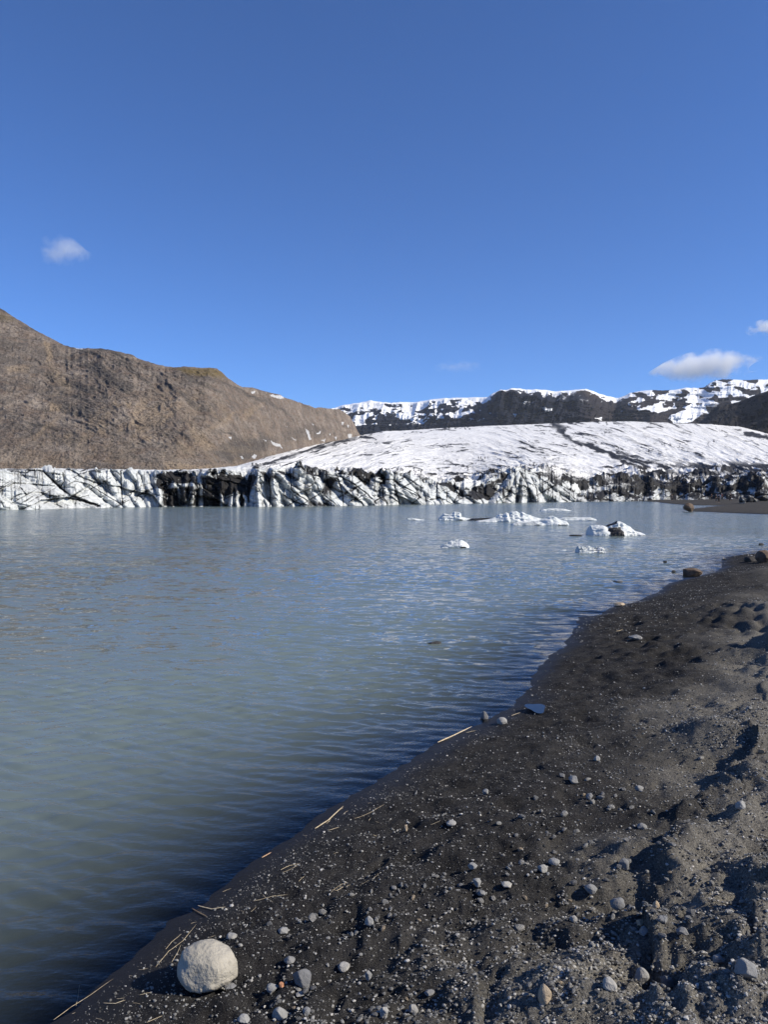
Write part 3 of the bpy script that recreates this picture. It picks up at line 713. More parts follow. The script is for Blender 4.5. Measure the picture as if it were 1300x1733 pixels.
# colour fields
tan = np.zeros_like(Um); ochre = np.zeros_like(Um); snow = np.zeros_like(Um); dark = np.zeros_like(Um)
uj = Um + 5 * fbm(Um * .06, Vm * .06, o=4, seed=107); vj = Vm + 4 * fbm(Um * .06, Vm * .06, o=4, seed=108)
for P, so, a in [([(77,577),(90,583),(88,610),(80,612)],3,1.0),([(82,610),(95,620),(125,660),(115,662),(90,635)],6,.6),([(10,622),(55,622),(50,632),(15,632)],4,.7),([(82,686),(105,684),(103,696),(84,696)],3,1),
                 ([(160,712),(185,720),(180,740),(165,735)],6,.8),([(215,680),(226,682),(224,692),(216,692)],2,.9),([(190,682),(200,680),(198,692),(190,694)],2,.8),([(320,720),(345,735),(365,760),(350,765),(325,745)],6,.85),([(230,735),(260,740),(250,750)],5,.7),
                 ([(270,785),(300,780),(345,790),(380,790),(350,797),(280,797)],5,.9),([(0,775),(120,772),(160,785),(150,797),(0,797)],8,.5),([(300,745),(330,760),(330,775),(300,765)],6,.6)]:
    tan = np.maximum(tan, a * poly_soft(uj, vj, P, so))
tan = np.maximum(tan, 0.75 * sst(.2, .55, fbm((Um + .8 * Vm) * .03, Vm * .02, o=5, seed=109)) * sst(640, 700, Vm))
for P, so, a in [([(292,622),(368,624),(385,640),(340,640),(310,632)],4,1.0),([(420,656),(445,660),(480,672),(470,668)],3,.8),([(0,530),(30,540),(20,548),(0,545)],5,.6)]:
    ochre = np.maximum(ochre, a * poly_soft(uj, vj, P, so))
us = Um + 1.0 * fbm(Um * .3, Vm * .3, o=3, seed=110); vsn = Vm + .8 * fbm(Um * .3, Vm * .3, o=3, seed=111)
for P, so in [([(126,588.5),(143,590),(142,593),(132,592)],.8),([(424,664),(433,665),(432,668),(426,667)],.6),([(455,672),(482,676),(480,680),(462,677)],.7),([(447,667),(453,668),(452,670)],.6),([(365,667),(368,667),(368,671)],.6),
              ([(515,730),(524,736),(528,748),(522,746)],1.0),([(534,738),(545,732),(543,737),(536,740)],.8),([(526,722),(533,722),(531,727)],.8),([(576,717),(583,718),(581,723)],.8),([(588,735),(596,737),(595,748),(591,746)],.8),
              ([(455,748),(475,752),(480,760),(463,756)],1.2),([(404,772),(410,771),(414,777),(409,777)],1.0),([(424,775),(430,768),(436,771),(431,779)],1.2),([(440,745),(452,750),(450,752)],.6),([(564,740),(571,741),(569,748)],1),([(540,746),(552,744),(550,750)],1.2),([(484,724),(488,727),(486,728)],.5),([(490,742),(502,748),(500,750)],.6),
              ([(385,739),(393,741),(391,745)],.6),([(600,743),(614,745),(606,748)],.8),([(587,722),(592,723),(590,727)],.6),([(556,735),(560,738),(558,741)],.6)]:
    snow = np.maximum(snow, poly_soft(us, vsn, P, so))
for P, so, a in [([(135,617),(165,610),(210,650),(235,655),(205,663),(175,645)],4,.8),([(0,575),(60,590),(120,600),(150,615),(100,612),(0,600)],8,.5),([(360,765),(400,742),(470,745),(440,772),(400,788),(375,780)],8,.75),([(480,735),(520,720),(560,730),(540,745),(480,750)],8,.5),([(0,600),(45,605),(45,622),(0,618)],5,.6),([(290,635),(330,650),(320,655)],4,.5)]:
    dark = np.maximum(dark, a * poly_soft(uj, vj, P, so))
dark = np.maximum(dark, 0.8 * sst(.1, .5, fbm((Vm - dipm * Um) * .07 + .7 * fbm(Um * .015, Vm * .02, o=3, seed=114), Um * .009, o=5, seed=112, gain=.6)) * (1 - talus))
dark = np.maximum(dark, .45 * sst(.35, .7, crag) * sst(-.3, .2, lum) * (1 - .8 * talus))
dark = np.maximum(dark, .85 * sst(.5, .8, led) * (1 - talus) * sst(-.2, .2, fbm(Um * .02, Vm * .03, o=4, seed=116)))
tan = np.maximum(tan, .40 * sst(.1, .5, fbm((Um - .7 * Vm) * .05, (Vm + .4 * Um) * .010, o=5, seed=117, gain=.6)) * sst(150, 330, Um) * sst(640, 700, Vm))
tan = np.maximum(tan, .30 * talus * sst(-.1, .3, fbm(Um * .02, Vm * .10, o=5, seed=118)))
NB = 6
tb = np.linspace(0, 1, NB + 1)[1:, None]
Yb = Ym2[-1][None, :] * (1 + .5 * tb); Ub = UM[None, :] + 0 * tb
Zb = Zm2[-1][None, :] * (1 - .5 * tb); Xb = xw(Ub, Yb)
z0 = lambda a, v=0: np.vstack([a, np.zeros_like(Xb) + v])
m = NT('mountain_rock')
co = m.coord()
n1 = m.noise(co, 0.06, 9, 0.68, 0.3); n2 = m.noise(co, 0.45, 8, 0.72); n3 = m.noise(m.coord((1, 1, 2.2), (0, R(20), 0)), 0.12, 7, 0.7); n4 = m.noise(co, 0.9, 4, 0.7)
rock = m.ramp(n1, [(0.36, (0.125, 0.106, 0.092)), (0.5, (0.205, 0.172, 0.146)), (0.64, (0.315, 0.265, 0.222))])
red = m.mix(m.ramp(n3, [(0.45, 0.0), (0.62, 0.75)]), rock, (0.19, 0.138, 0.105))
colr = m.mix(m.math('MULTIPLY', m.attr('dark'), 0.9), red, (0.066, 0.062, 0.060))
colr = m.mix(m.math('MULTIPLY', m.attr('tan'), m.ramp(n2, [(0.3, 0.3), (0.6, 0.95)])), colr, (0.31, 0.235, 0.16))
colr = m.mix(m.math('MULTIPLY', m.attr('ochre'), 0.8), colr, (0.15, 0.11, 0.045))
colr = m.mix(m.ramp(n2, [(0.36, 0.55), (0.48, 0.0)]), colr, (0.045, 0.037, 0.034))
colr = m.mix(m.ramp(n2, [(0.56, 0.0), (0.70, 0.6)]), colr, (0.36, 0.305, 0.26))
colr = m.mix(m.ramp(n4, [(0.34, 0.8), (0.46, 0.0)]), colr, (0.05, 0.042, 0.038))
colr = m.mix(m.ramp(n4, [(0.60, 0.0), (0.72, 0.5)]), colr, (0.38, 0.33, 0.28))
colr = m.mix(m.ramp(m.math('ADD', m.attr('snow'), m.math('MULTIPLY', m.math('SUBTRACT', n2, .5), .8)), [(0.74, 0.0), (1.0, .7)]), colr, (0.70, 0.71, 0.73))
b1 = m.bump(n1, 0.8, 6.0); b2 = m.bump(n2, 0.9, 1.6, b1)
m.principled(colr, 0.95, b2, spec=0.1)
mountain = make_mesh('mountain', np.stack([np.vstack([Xm2, Xb]), np.vstack([Ym2, Yb]), np.vstack([Zm2, Zb])], -1).reshape(-1, 3),
                     grid_faces(NS + NB, len(UM)), m.m, True, {'tan': z0(tan), 'ochre': z0(ochre), 'snow': z0(snow), 'dark': z0(dark)})
tag(mountain, kind='structure')

# ------------------------------------------------------------------ snowy range far behind the ice, and the dark hill on the right
SKYL = [(480,700),(540,694),(566,690.5),(580,685.5),(600,682.5),(612,681),(628,677.5),(640,680),(652,680.5),(662,682),(676,680),(700,681),(730,676),(750,674),(780,673),(806,672),(826,672),(832,667),(842,662),(846,659.5),(856,660),(866,656.5),
        (874,657),(890,659),(915,659),(940,662),(960,661),(978,659),(990,658),(1004,662),(1016,667),(1030,671),(1046,674),(1056,670),(1066,665),(1080,662),(1100,660),(1120,661),(1140,660),(1160,656),(1180,657),(1192,655),(1200,648),(1210,643.5),(1222,642),(1240,642),(1260,643),(1290,642.5),(1320,640),(1500,630),(1700,640)]
US = np.arange(490, 1640, 1.0)
NS2 = 190
s_ = np.linspace(0, 1, NS2)[:, None]
Us = US[None, :] + 0 * s_
vr = lerp_tab(SKYL, US) + .7 * fbm(US * .15, US * 0, o=3, seed=120)
v0 = 752.0
Vs = v0 + (vr[None, :] - v0) * s_
cl = sst(560, 600, US) * 0 + 1
# cliffs below, shelving snowfields on top
shelf = np.interp(US, [490, 700, 800, 850, 900, 960, 1020, 1060, 1100, 1150, 1200, 1260, 1640], [.55, .6, .6, .96, .84, .78, .74, .8, .6, .5, .42, .4, .4])[None, :]
g = np.where(s_ < shelf, 0.35 * s_ / shelf, 0.35 + 0.65 * (s_ - shelf) / (1.0001 - shelf))
Ys = 2000 + 900 * g + np.interp(US, [490, 700, 840, 1000, 1040, 1100, 1640], [500, 350, 0, 0, 260, 0, -150])[None, :]
Zs = CAMH + Ys * et(Vs)
k_e = sst(1.0, 0.93, s_) * sst(0, .05, s_)
butt = fbm(Us * .05 + Vs * .012, Vs * .025, o=5, seed=121, ridge=True, gain=.55)
lay = fbm(Vs * .14 + .6 * fbm(Us * .02, Vs * .02, o=3, seed=122), Us * .006, o=4, seed=123, ridge=True)
lm = fbm(Us * .03, Vs * .06, o=6, seed=124, gain=.55)
rgt = 1 - .7 * sst(1030, 1090, Us)
Ys2 = Ys - k_e * (60 * butt * rgt + 26 * lay + 60 * lm * rgt)
Xs = xw(Us, Ys2)
sn = np.zeros_like(Us)
uj = Us + 5 * fbm(Us * .07, Vs * .1, o=4, seed=125); vj = Vs + 3 * fbm(Us * .08, Vs * .13, o=4, seed=126)
cover = np.interp(US, [490, 600, 690, 760, 800, 830, 842, 870, 880, 960, 985, 1020, 1060, 1100, 1160, 1200, 1640], [.75, .72, .6, .58, .5, .3, .05, .05, .3, .28, .25, .3, .35, .5, .62, .78, .75])[None, :]
top = (Vs - vr[None, :])                         # rows under the skyline
bandw = np.interp(US, [490, 570, 640, 700, 800, 832, 845, 868, 880, 920, 960, 985, 1000, 1030, 1060, 1100, 1160, 1200, 1640], [14, 14, 16, 12, 14, 8, 0, 0, 7, 10, 7, 2, 4, 10, 5, 12, 26, 42, 45])[None, :]
sn = 1 - sst(bandw * .6, bandw * 1.35 + 2, top + 6 * fbm(Us * .08, Vs * .1, o=4, seed=127))
rag = fbm(Us * .06 + Vs * .05, Vs * .12 - Us * .02, o=5, seed=128)
streak = fbm(Us * .10 + Vs * .16, Vs * .10 - Us * .02, o=5, seed=130)
sn = np.maximum(sn, sst(.45 - cover * .75, .60 - cover * .75, rag * .6 + streak * .6 + .12 * lay) * (1 - sst(28, 52, top)) * (cover > .15) * np.clip(cover * 1.7, 0, 1))
# bare rock showing through the upper snow
bare = sst(.02, .22, fbm((Us + 1.2 * Vs) * .045 + 4, (Vs - .35 * Us) * .10, o=5, seed=129)) * sst(1040, 1090, Us) + .9 * sst(.12, .3, fbm(Us * .09, Vs * .16 + 3, o=5, seed=131)) * (Us < 1040) * sst(2, 6, top)
sn = sn * (1 - np.clip(bare, 0, 1))
for P, so in [([(768,684),(800,674),(815,674),(800,684),(780,690)],2),([(600,715),(622,714),(618,720),(605,722)],1.2),([(766,700),(800,695),(805,700),(770,708)],2),([(919,692),(936,694),(934,698),(922,697)],1),([(1090,690),(1120,680),(1140,690),(1110,700)],3),([(1130,705),(1160,695),(1190,702),(1165,715),(1140,716)],2),
              ([(1150,690),(1190,685),(1200,700),(1170,700)],3),([(866,697),(872,698),(868,706)],1),([(1000,710),(1020,706),(1018,713)],1.2),([(670,700),(690,698),(698,708),(676,710)],2)]:
    sn = np.maximum(sn, poly_soft(uj, vj, P, so) * sst(-.5, .1, rag + .25))
brown = sst(975, 1000, Us) * .6 + .5 * (np.abs(Us - 870) < 35) * (1 - sst(4, 14, top)) + .9 * (np.abs(Us - 985) < 30) * (1 - sst(6, 16, top))
NB = 4
tb = np.linspace(0, 1, NB + 1)[1:, None]
Yb = Ys2[-1][None, :] * (1 + .3 * tb); Ub = US[None, :] + 0 * tb; Zb = Zs[-1][None, :] * (1 - .5 * tb); Xb = xw(Ub, Yb)
z0 = lambda a, v=0: np.vstack([a, np.zeros_like(Xb) + v])
m = NT('basalt_and_snow')
co = m.coord()
n1 = m.noise(m.coord((1, 1, 1.6)), 0.016, 9, 0.7, 0.3); n2 = m.noise(co, 0.07, 8, 0.7)
rock = m.ramp(n1, [(0.35, (0.004, 0.006, 0.013)), (0.5, (0.008, 0.0095, 0.017)), (0.68, (0.018, 0.019, 0.026))])  # dark basalt, with the cliffs' bluish shade put into its colour
rock = m.mix(m.math('MULTIPLY', m.attr('brown'), 0.7), rock, (0.05, 0.037, 0.027))
ssum = m.math('ADD', m.attr('snow'), m.math('MULTIPLY', m.math('SUBTRACT', n2, 0.5), 0.55))
colr = m.mix(m.ramp(ssum, [(0.42, 0.0), (0.56, 1.0)]), rock, (0.82, 0.83, 0.85))
b1 = m.bump(n1, 0.7, 16); b2 = m.bump(n2, 0.6, 5, b1)
m.principled(colr, 0.9, b2, spec=0.1)
rng_o = make_mesh('mountain_range', np.stack([np.vstack([Xs, Xb]), np.vstack([Ys2, Yb]), np.vstack([Zs, Zb])], -1).reshape(-1, 3),
                  grid_faces(NS2 + NB, len(US)), m.m, True, {'snow': z0(sn), 'brown': z0(brown)})
tag(rng_o, kind='structure')

HILL = [(1150,728),(1180,716),(1195,706),(1202,696),(1212,688),(1225,684),(1240,682),(1255,678),(1268,672),(1280,668),(1300,661),(1340,645),(1420,620),(1700,600)]
HB = [(1150,730),(1200,722),(1250,730),(1300,745),(1420,760),(1700,780)]
UH = np.arange(1152, 1640, 1.2)
NS3 = 110
s_ = np.linspace(0, 1, NS3)[:, None]
Uh = UH[None, :] + 0 * s_
vr = lerp_tab(HILL, UH) + .8 * fbm(UH * .12, UH * 0, o=3, seed=140); v0 = lerp_tab(HB, UH) + 6
Vh = v0[None, :] + (vr - v0)[None, :] * s_
yb = np.interp(UH, [1152, 1250, 1300, 1640], [1180, 1050, 900, 480])[None, :]
Yh = yb + 420 * s_
Zh = CAMH + Yh * et(Vh)
k_e = sst(1, .9, s_) * sst(0, .08, s_)
rl = fbm(Uh * .03 + Vh * .02, Vh * .04, o=6, seed=141, ridge=True); rl2 = fbm(Uh * .12, Vh * .16, o=5, seed=142, ridge=True)
Yh2 = Yh - k_e * (40 * rl + 14 * rl2)
Xh = xw(Uh, Yh2)
NB = 4
tb = np.linspace(0, 1, NB + 1)[1:, None]
Yb = Yh2[-1][None, :] * (1 + .3 * tb); Ub = UH[None, :] + 0 * tb; Zb = Zh[-1][None, :] * (1 - .6 * tb); Xb = xw(Ub, Yb)
m = NT('dark_rubble')
co = m.coord()
n1 = m.noise(co, 0.03, 9, 0.7); n2 = m.noise(co, 0.2, 7, 0.7)
rock = m.ramp(n1, [(0.35, (0.008, 0.008, 0.011)), (0.55, (0.016, 0.0145, 0.016)), (0.7, (0.034, 0.029, 0.027))])
b1 = m.bump(n1, 0.8, 8); b2 = m.bump(n2, 0.8, 2.2, b1)
m.principled(rock, 0.95, b2, spec=0.1)
hill = make_mesh('hill', np.stack([np.vstack([Xh, Xb]), np.vstack([Yh2, Yb]), np.vstack([Zh, Zb])], -1).reshape(-1, 3), grid_faces(NS3 + NB, len(UH)), m.m)
tag(hill, kind='structure')

# ------------------------------------------------------------------ rock materials
def rock_mat(name, c0, c1, c2, tint=0.0, crack=0.6, scale=1.0):
    m = NT(name)
    co = m.coord()
    oi = m.n('ShaderNodeObjectInfo')
    n1 = m.noise(co, 3.2 * scale, 7, 0.65, 0.3); n2 = m.noise(co, 17 * scale, 5, 0.7)
    c = m.ramp(n1, [(0.3, c0), (0.5, c1), (0.7, c2)])
    c = m.mix(m.ramp(n2, [(0.33, 0.45), (0.45, 0.0)]), c, tuple(q * .5 for q in c0))
    vary = m.ramp(oi.outputs['Random'], [(0.0, (.55, .55, .57)), (0.5, (.9, .9, .9)), (1.0, (1.25, 1.2, 1.12))])
    if tint: c = m.mix(tint, c, vary, 'MULTIPLY')
    b = m.bump(n1, crack, 0.06); b = m.bump(n2, crack, 0.02, b)
    m.principled(c, 0.88, b, spec=0.2)
    return m.m
M_PALE = rock_mat('pale_boulder_stone', (.31, .285, .235), (.36, .33, .275), (.41, .378, .32), 0, .45, 1.3)
M_GREY = rock_mat('grey_stone', (.14, .14, .142), (.23, .23, .232), (.33, .325, .315), .85)
M_LIGHT = rock_mat('light_grey_stone', (.19, .19, .187), (.29, .286, .278), (.40, .39, .375), .7)
M_DARK = rock_mat('dark_basalt_stone', (.028, .027, .028), (.055, .052, .05), (.11, .10, .095), .4)
M_TAN = rock_mat('tan_stone', (.26, .20, .14), (.36, .29, .21), (.47, .40, .31), .3)
M_BROWN = rock_mat('brown_stone', (.07, .05, .036), (.125, .09, .066), (.20, .15, .11), .2)
M_RUST = rock_mat('orange_stone', (.30, .13, .07), (.42, .21, .12), (.5, .3, .2), 0)

def ico(sub):
    bm = bmesh.new(); bmesh.ops.create_icosphere(bm, subdivisions=sub, radius=0.5)
    V = np.array([v.co[:] for v in bm.verts]); Fc = np.array([[v.index for v in f.verts] for f in bm.faces]); bm.free()
    return V, Fc
ICO = {k: ico(k) for k in (1, 2, 3, 4, 5, 6)}

def stone_mesh(name, sub, seed, ang=0.5, dims=(1, .8, .6), rough=.06, flatten=0.0):
    V, Fc = ICO[sub]
    V = V.copy() * 2; r = np.random.RandomState(seed)
    V = V * (1 + 0.22 * fbm(V[:, 0] * .9 + seed, V[:, 1] * .9, V[:, 2] * .9, o=2, seed=seed))[:, None]
    for _ in range(int(5 + 9 * ang)):
        n = r.normal(size=3); n /= np.linalg.norm(n); d = r.uniform(.62, .86) if ang > .3 else r.uniform(.78, .93)
        over = np.maximum(V @ n - d, 0)
        V -= over[:, None] * n * (0.9 if ang > .3 else .6)
    n = fbm(V[:, 0] * 2.6, V[:, 1] * 2.6, V[:, 2] * 2.6 + seed, o=4, seed=seed + 3)
    n2 = fbm(V[:, 0] * 7, V[:, 1] * 7, V[:, 2] * 7 + seed, o=3, seed=seed + 5, ridge=True)
    V = V * (1 + rough * n + rough * .35 * n2)[:, None]
    V = V * 0.5 * np.array(dims)[None, :]
    return V, Fc

STONE_PROTO = {}
def stone(name, label, u, v, wpx, hpx=None, mat=M_GREY, ang=.5, sub=3, seed=1, sink=.18, depth=1.0, rot=None, cat='stone', group=None, z=None, foot=True, rough=.06, tilt=0.0):
    # (u, v) is the foot of the stone in the photograph; sizes in photograph pixels there
    if z is None: x, y, z = hp(u, v)
    else:
        x, y = gp(u, v, z); x, y = float(x), float(y)
    px = y / F
    W = wpx * px; H = (hpx if hpx else wpx * .75) * px / (1 - sink)
    D = W * depth
    phi = math.atan2(CAMH - z, y); h_app = H * (1 - sink) * math.cos(phi)
    H = math.sqrt(max(h_app ** 2 - (.8 * D * math.sin(phi)) ** 2, (.45 * h_app) ** 2)) / math.cos(phi) / (1 - sink)
    V, Fc = stone_mesh(name, sub, seed, ang, (1, 1, 1), rough)
    sc = np.array([W, D, H]) / (V.max(0) - V.min(0))
    V = (V - (V.max(0) + V.min(0)) / 2) * sc
    if tilt:
        c, s_t = math.cos(tilt), math.sin(tilt)
        V = np.stack([V[:, 0] * c + V[:, 2] * s_t, V[:, 1], -V[:, 0] * s_t + V[:, 2] * c], -1)
    V[:, 2] -= V[:, 2].min() + sink * H
    o = make_mesh(name, V, Fc, mat, True)
    zc = z + H * .5 - sink * H
    y2 = (zc - CAMH) / float(et(v - (hpx if hpx else wpx * .75) * .5)) if y < 12 else y + D * .3
    x2 = x * y2 / y
    if y < 12 and mat is not None: z = max(z, float(ground_h(np.array([x2]), np.array([y2]))[0])) if z > -.005 else z
    o.location = (x2, y2, z)
    return tag(o, label, cat, group)

stone('boulder', 'big pale rounded boulder on black sand at the waterline, casting a dark shadow', 353, 1680, 107, 84, M_PALE, .29, 6, 5, .14, .85, cat='boulder', rough=.045)
S = [('dark grey angular stone standing upright just right of the pale boulder',511,1671,36,36,M_GREY,.9,12),
 ('smooth bluish grey egg-shaped stone left of the upright angular stone',461,1680,22,16,M_GREY,.1,13),
 ('small orange fragment wedged between two grey stones right of the boulder',476,1672,10,10,M_RUST,.8,14),
 ('light grey stone with a rounded top below the angular stone near bottom edge',474,1726,30,24,M_LIGHT,.4,15),
 ('pale wedge-shaped stone half cut by the bottom edge right of the boulder',412,1733,24,18,M_LIGHT,.8,16),
 ('oval light stone lying alone right of the angular stone',582,1645,23,16,M_LIGHT,.15,17),
 ('flat light stone on top of the pebble cluster behind the angular stone',490,1632,22,15,M_LIGHT,.5,18),
 ('grey broken stone in dark sand above the pebble cluster',479,1582,19,14,M_LIGHT,.8,19),
 ('flat grey slab tucked under the right side of the pale boulder',390,1672,22,8,M_GREY,.6,20),
 ('jagged grey stone just behind the pale boulder',392,1590,20,12,M_GREY,.9,21),
 ('small flat stone below the upright angular stone',509,1686,18,9,M_LIGHT,.4,22),
 ('round grey stone near the bottom edge, right of the rounded light stone',519,1720,15,15,M_GREY,.2,23),
 ('upright tan and white block with a flat face near the bottom edge',923,1699,27,33,M_TAN,.95,24),
 ('pale square block beside the dark shadow, near bottom edge',1031,1699,28,24,M_LIGHT,.95,25),
 ('large light grey block at the left edge of the deepest shadow',1086,1663,25,26,M_LIGHT,.8,26),
 ('broad grey slab leaning on the lit bank at the lower right',1262,1655,38,34,M_GREY,.85,27),
 ('tall tan stone standing on end in the gravel',1111,1551,14,26,M_TAN,.8,28),
 ('tan flat-topped stone left of the tall tan stone',1086,1570,17,14,M_TAN,.7,29),
 ('grey blocky stone with a shaded left side in mid gravel',1091,1610,20,16,M_GREY,.8,30),
 ('grey stone deep in the shadow hollow at lower right',1130,1678,24,22,M_GREY,.6,31),
 ('grey rounded stone on the shadow rim at lower right',1216,1632,21,18,M_GREY,.3,32),
 ('flat pale stone on the slope left of the upper bank shadow',1087,1404,19,11,M_LIGHT,.3,33),
 ('oval pale stone high on the gravel near the water-side track',1083,1338,17,9,M_LIGHT,.3,34),
 ('light grey lump on the dark sand, upper middle of the beach',971,1325,17,12,M_LIGHT,.7,35),
 ('grey block half buried on the dark sand right of the light lump',998,1354,14,12,M_GREY,.8,36),
 ('pale stone on top of the lit bank at the right edge',1254,1388,19,15,M_LIGHT,.3,37),
 ('small bright stone alone on dark sand, farthest of the white pebbles',1011,1288,12,9,M_LIGHT,.6,38),
 ('triangular pale stone on the dark sand at lower left of the gravel',625,1568,17,17,M_LIGHT,.95,39),
 ('white square stone among small pebbles near the bottom middle',624,1658,14,15,M_LIGHT,.9,40),
 ('wide grey stone on dark sand near the bottom middle',727,1686,20,12,M_GREY,.5,41),
 ('ridged grey stone near the bottom edge, left of the gravel patch',700,1716,18,16,M_GREY,.8,42),
 ('pale stone at the bottom edge, left of the ridged grey stone',650,1722,17,18,M_LIGHT,.6,43),
 ('grey round stone bedded in gravel left of the bank shadow',1045,1538,25,19,M_GREY,.25,44),
 ('long grey stone bedded in gravel, upper middle',1001,1511,24,15,M_GREY,.4,45),
 ('smooth bluish stone on the shadow edge below the tall tan stone',1122,1598,21,14,M_GREY,.15,46),
 ('flat grey stone right of the smooth bluish stone',1155,1580,22,13,M_GREY,.5,47),
 ('tiny bright white round pebble on grey gravel',1003,1604,12,11,M_LIGHT,.1,48),
 ('small round pebble right of a paler one in the gravel centre',971,1562,15,13,M_GREY,.3,49),
 ('round white pebble on the dark sand, left of the twin ovals',800,1476,19,12,M_LIGHT,.1,50),
 ('oval white pebble, right one of the twin ovals on dark sand',938,1464,21,12,M_LIGHT,.1,51),
 ('pale lumpy pebble, left one of the twin ovals on dark sand',919,1477,18,14,M_LIGHT,.4,52),
 ('long smooth pebble on dark sand below the white round one',858,1502,21,11,M_LIGHT,.1,53),
 ('round pale pebble on the speckled patch of dark sand',815,1521,15,10,M_LIGHT,.2,54),
 ('split pale pebble on the speckled patch of dark sand',808,1500,16,14,M_LIGHT,.7,55),
 ('pale oval pebble nearest the waterline on smooth dark sand',764,1400,19,10,M_LIGHT,.15,56),
 ('tan square chip on smooth dark sand near the waterline',687,1407,7,11,M_TAN,.95,57),
 ('white chip on dark sand above the pale oval pebble',822,1346,11,10,M_LIGHT,.8,58),
 ('round grey pebble at the gravel edge below the bank shadow',1056,1470,23,18,M_GREY,.35,59),
 ('long rounded stone on smooth sand near the far shoreline bend',1076,1084,23,9,M_LIGHT,.3,60)]
for (lab, u, v, w_, h_, mt, an, sd_) in S:
    stone('stone', lab, u, v, w_ * .92, h_ * .92, mt, min(an + .3, 1.2), 4, sd_, .2, .9)
stone('stone', 'wet grey round stone standing in the water at the edge of the sand', 820, 1219, 14, 14, M_GREY, .3, 4, 61, .2, .9, z=-.01)
stone('stone', 'grey rounded stone on the wet sand beside the one in the water', 850, 1226, 17, 11, M_LIGHT, .3, 4, 62, .2, .9)
stone('rock', 'flat-topped grey rock in the shallows off the pebbly shore', 1172, 976, 35, 15, M_BROWN, .6, 5, 63, .15, .8, z=-.02, cat='rock')
stone('rock', 'low tan rock at the shoreline above the sand bend', 1049, 1026, 20, 6, M_TAN, .4, 4, 64, .2, .8, cat='rock')
stone('rock', 'dark flat rock just breaking the water in the middle of the lake', 735, 1091, 26, 5, M_DARK, .4, 4, 65, .3, .6, z=-.01, cat='rock')
stone('rock', 'big brown block of rock standing at the tip of the far sand spit', 1166, 866, 17, 14.5, M_BROWN, .9, 5, 66, .06, .9, z=0.0, cat='rock', tilt=.12)
stone('rock', 'dark brown boulder on the point at the right edge, largest of the pair', 1293, 953, 26, 22, M_BROWN, .8, 5, 67, .1, .9, cat='rock')
stone('rock', 'low dark rock left of the brown boulder on the point', 1272, 950, 22, 9, M_DARK, .7, 4, 68, .2, .8, cat='rock')
for i, (u, v, w_, lab) in enumerate([(1141, 968, 7, 'tiny dark rock awash left of the flat-topped grey rock'), (1126, 952, 7, 'tiny dark rock awash farther out than the flat-topped grey rock'), (1289, 922, 9, 'tiny dark rock awash off the point at the right edge'), (1047, 985, 16, 'low pale rock awash in the lake off the sand bend')]):
    stone('rock', lab, u, v, w_, 3, M_DARK if i < 3 else M_GREY, .4, 3, 70 + i, .3, .7, z=0.0, cat='rock')

# ------------------------------------------------------------------ pebbles: the largest 240 as things, the rest as gravel
def dry_at(x, y):
    sd = shore_sd(x, y)
    return sst(0.9, 2.6, sd + 0.9 * fbm(x * .8, y * .8, o=4, seed=51)) * sst(-.55, .35, fbm(x * 0.45, y * 0.45, o=4, seed=52) + 0.35 * sst(2.2, 4, sd)), sd
rs = np.random.RandomState(21)
protos = []
for i in range(14):
    V, Fc = stone_mesh('pebble', 2, 200 + i, rs.uniform(.6, 1.3), (1, rs.uniform(.55, .95), rs.uniform(.4, .75)), .09)
    protos.append((V, Fc))
CLUST = [(610,1500,90,40,24),(700,1500,60,40,14),(850,1480,70,60,16),(930,1400,60,60,16),(640,1700,60,40,16),(500,1640,50,30,8),(1000,1500,80,60,22),(1080,1600,80,80,34),(1180,1560,80,70,22),
         (1000,1700,90,40,30),(1200,1680,90,60,26),(1040,1320,90,50,14),(1150,1480,60,60,12),(1260,1560,50,60,14),(860,1700,90,40,14),(1260,1300,60,50,8)]
PB = []
for (u, v, su, sv, n) in CLUST:
    for _ in range(n):
        uu, vv = rs.normal(u, su * .6), min(rs.normal(v, sv * .6), 1735)
        x, y = gp(uu, vv, .25); PB.append((float(x), float(y), math.exp(rs.normal(math.log(11.5), .22))))
PB = np.array(PB)
sd = shore_sd(PB[:, 0], PB[:, 1]); PB = PB[sd > .25]
hz = ground_h(PB[:, 0], PB[:, 1])
pm = []
for i, (V, Fc) in enumerate(protos):
    o = make_mesh('pebble', V, Fc, [M_GREY, M_LIGHT, M_GREY, M_TAN if i == 3 else M_GREY, M_LIGHT][i % 5], False)
    pm.append(o.data); bpy.data.objects.remove(o)
first = None
for k in range(len(PB)):
    x, y, wpx = PB[k]
    if first is None:
        first = bpy.data.objects.new('pebble', pm[0]); o = first
    else:
        o = first.copy(); o.data = pm[k % len(pm)]
    COL.objects.link(o)
    sz = wpx * y / F
    o.scale = (sz, sz * rs.uniform(.8, 1.1), sz * rs.uniform(.8, 1.05)); o.rotation_euler = (rs.uniform(-.3, .3), rs.uniform(-.3, .3), rs.uniform(0, 6.28))
    o.location = (x, y, hz[k] + sz * rs.uniform(.08, .2))
    tag(o, 'small grey pebble lying loose on the black sand and gravel beach', 'pebble', 'loose pebbles on the near beach')

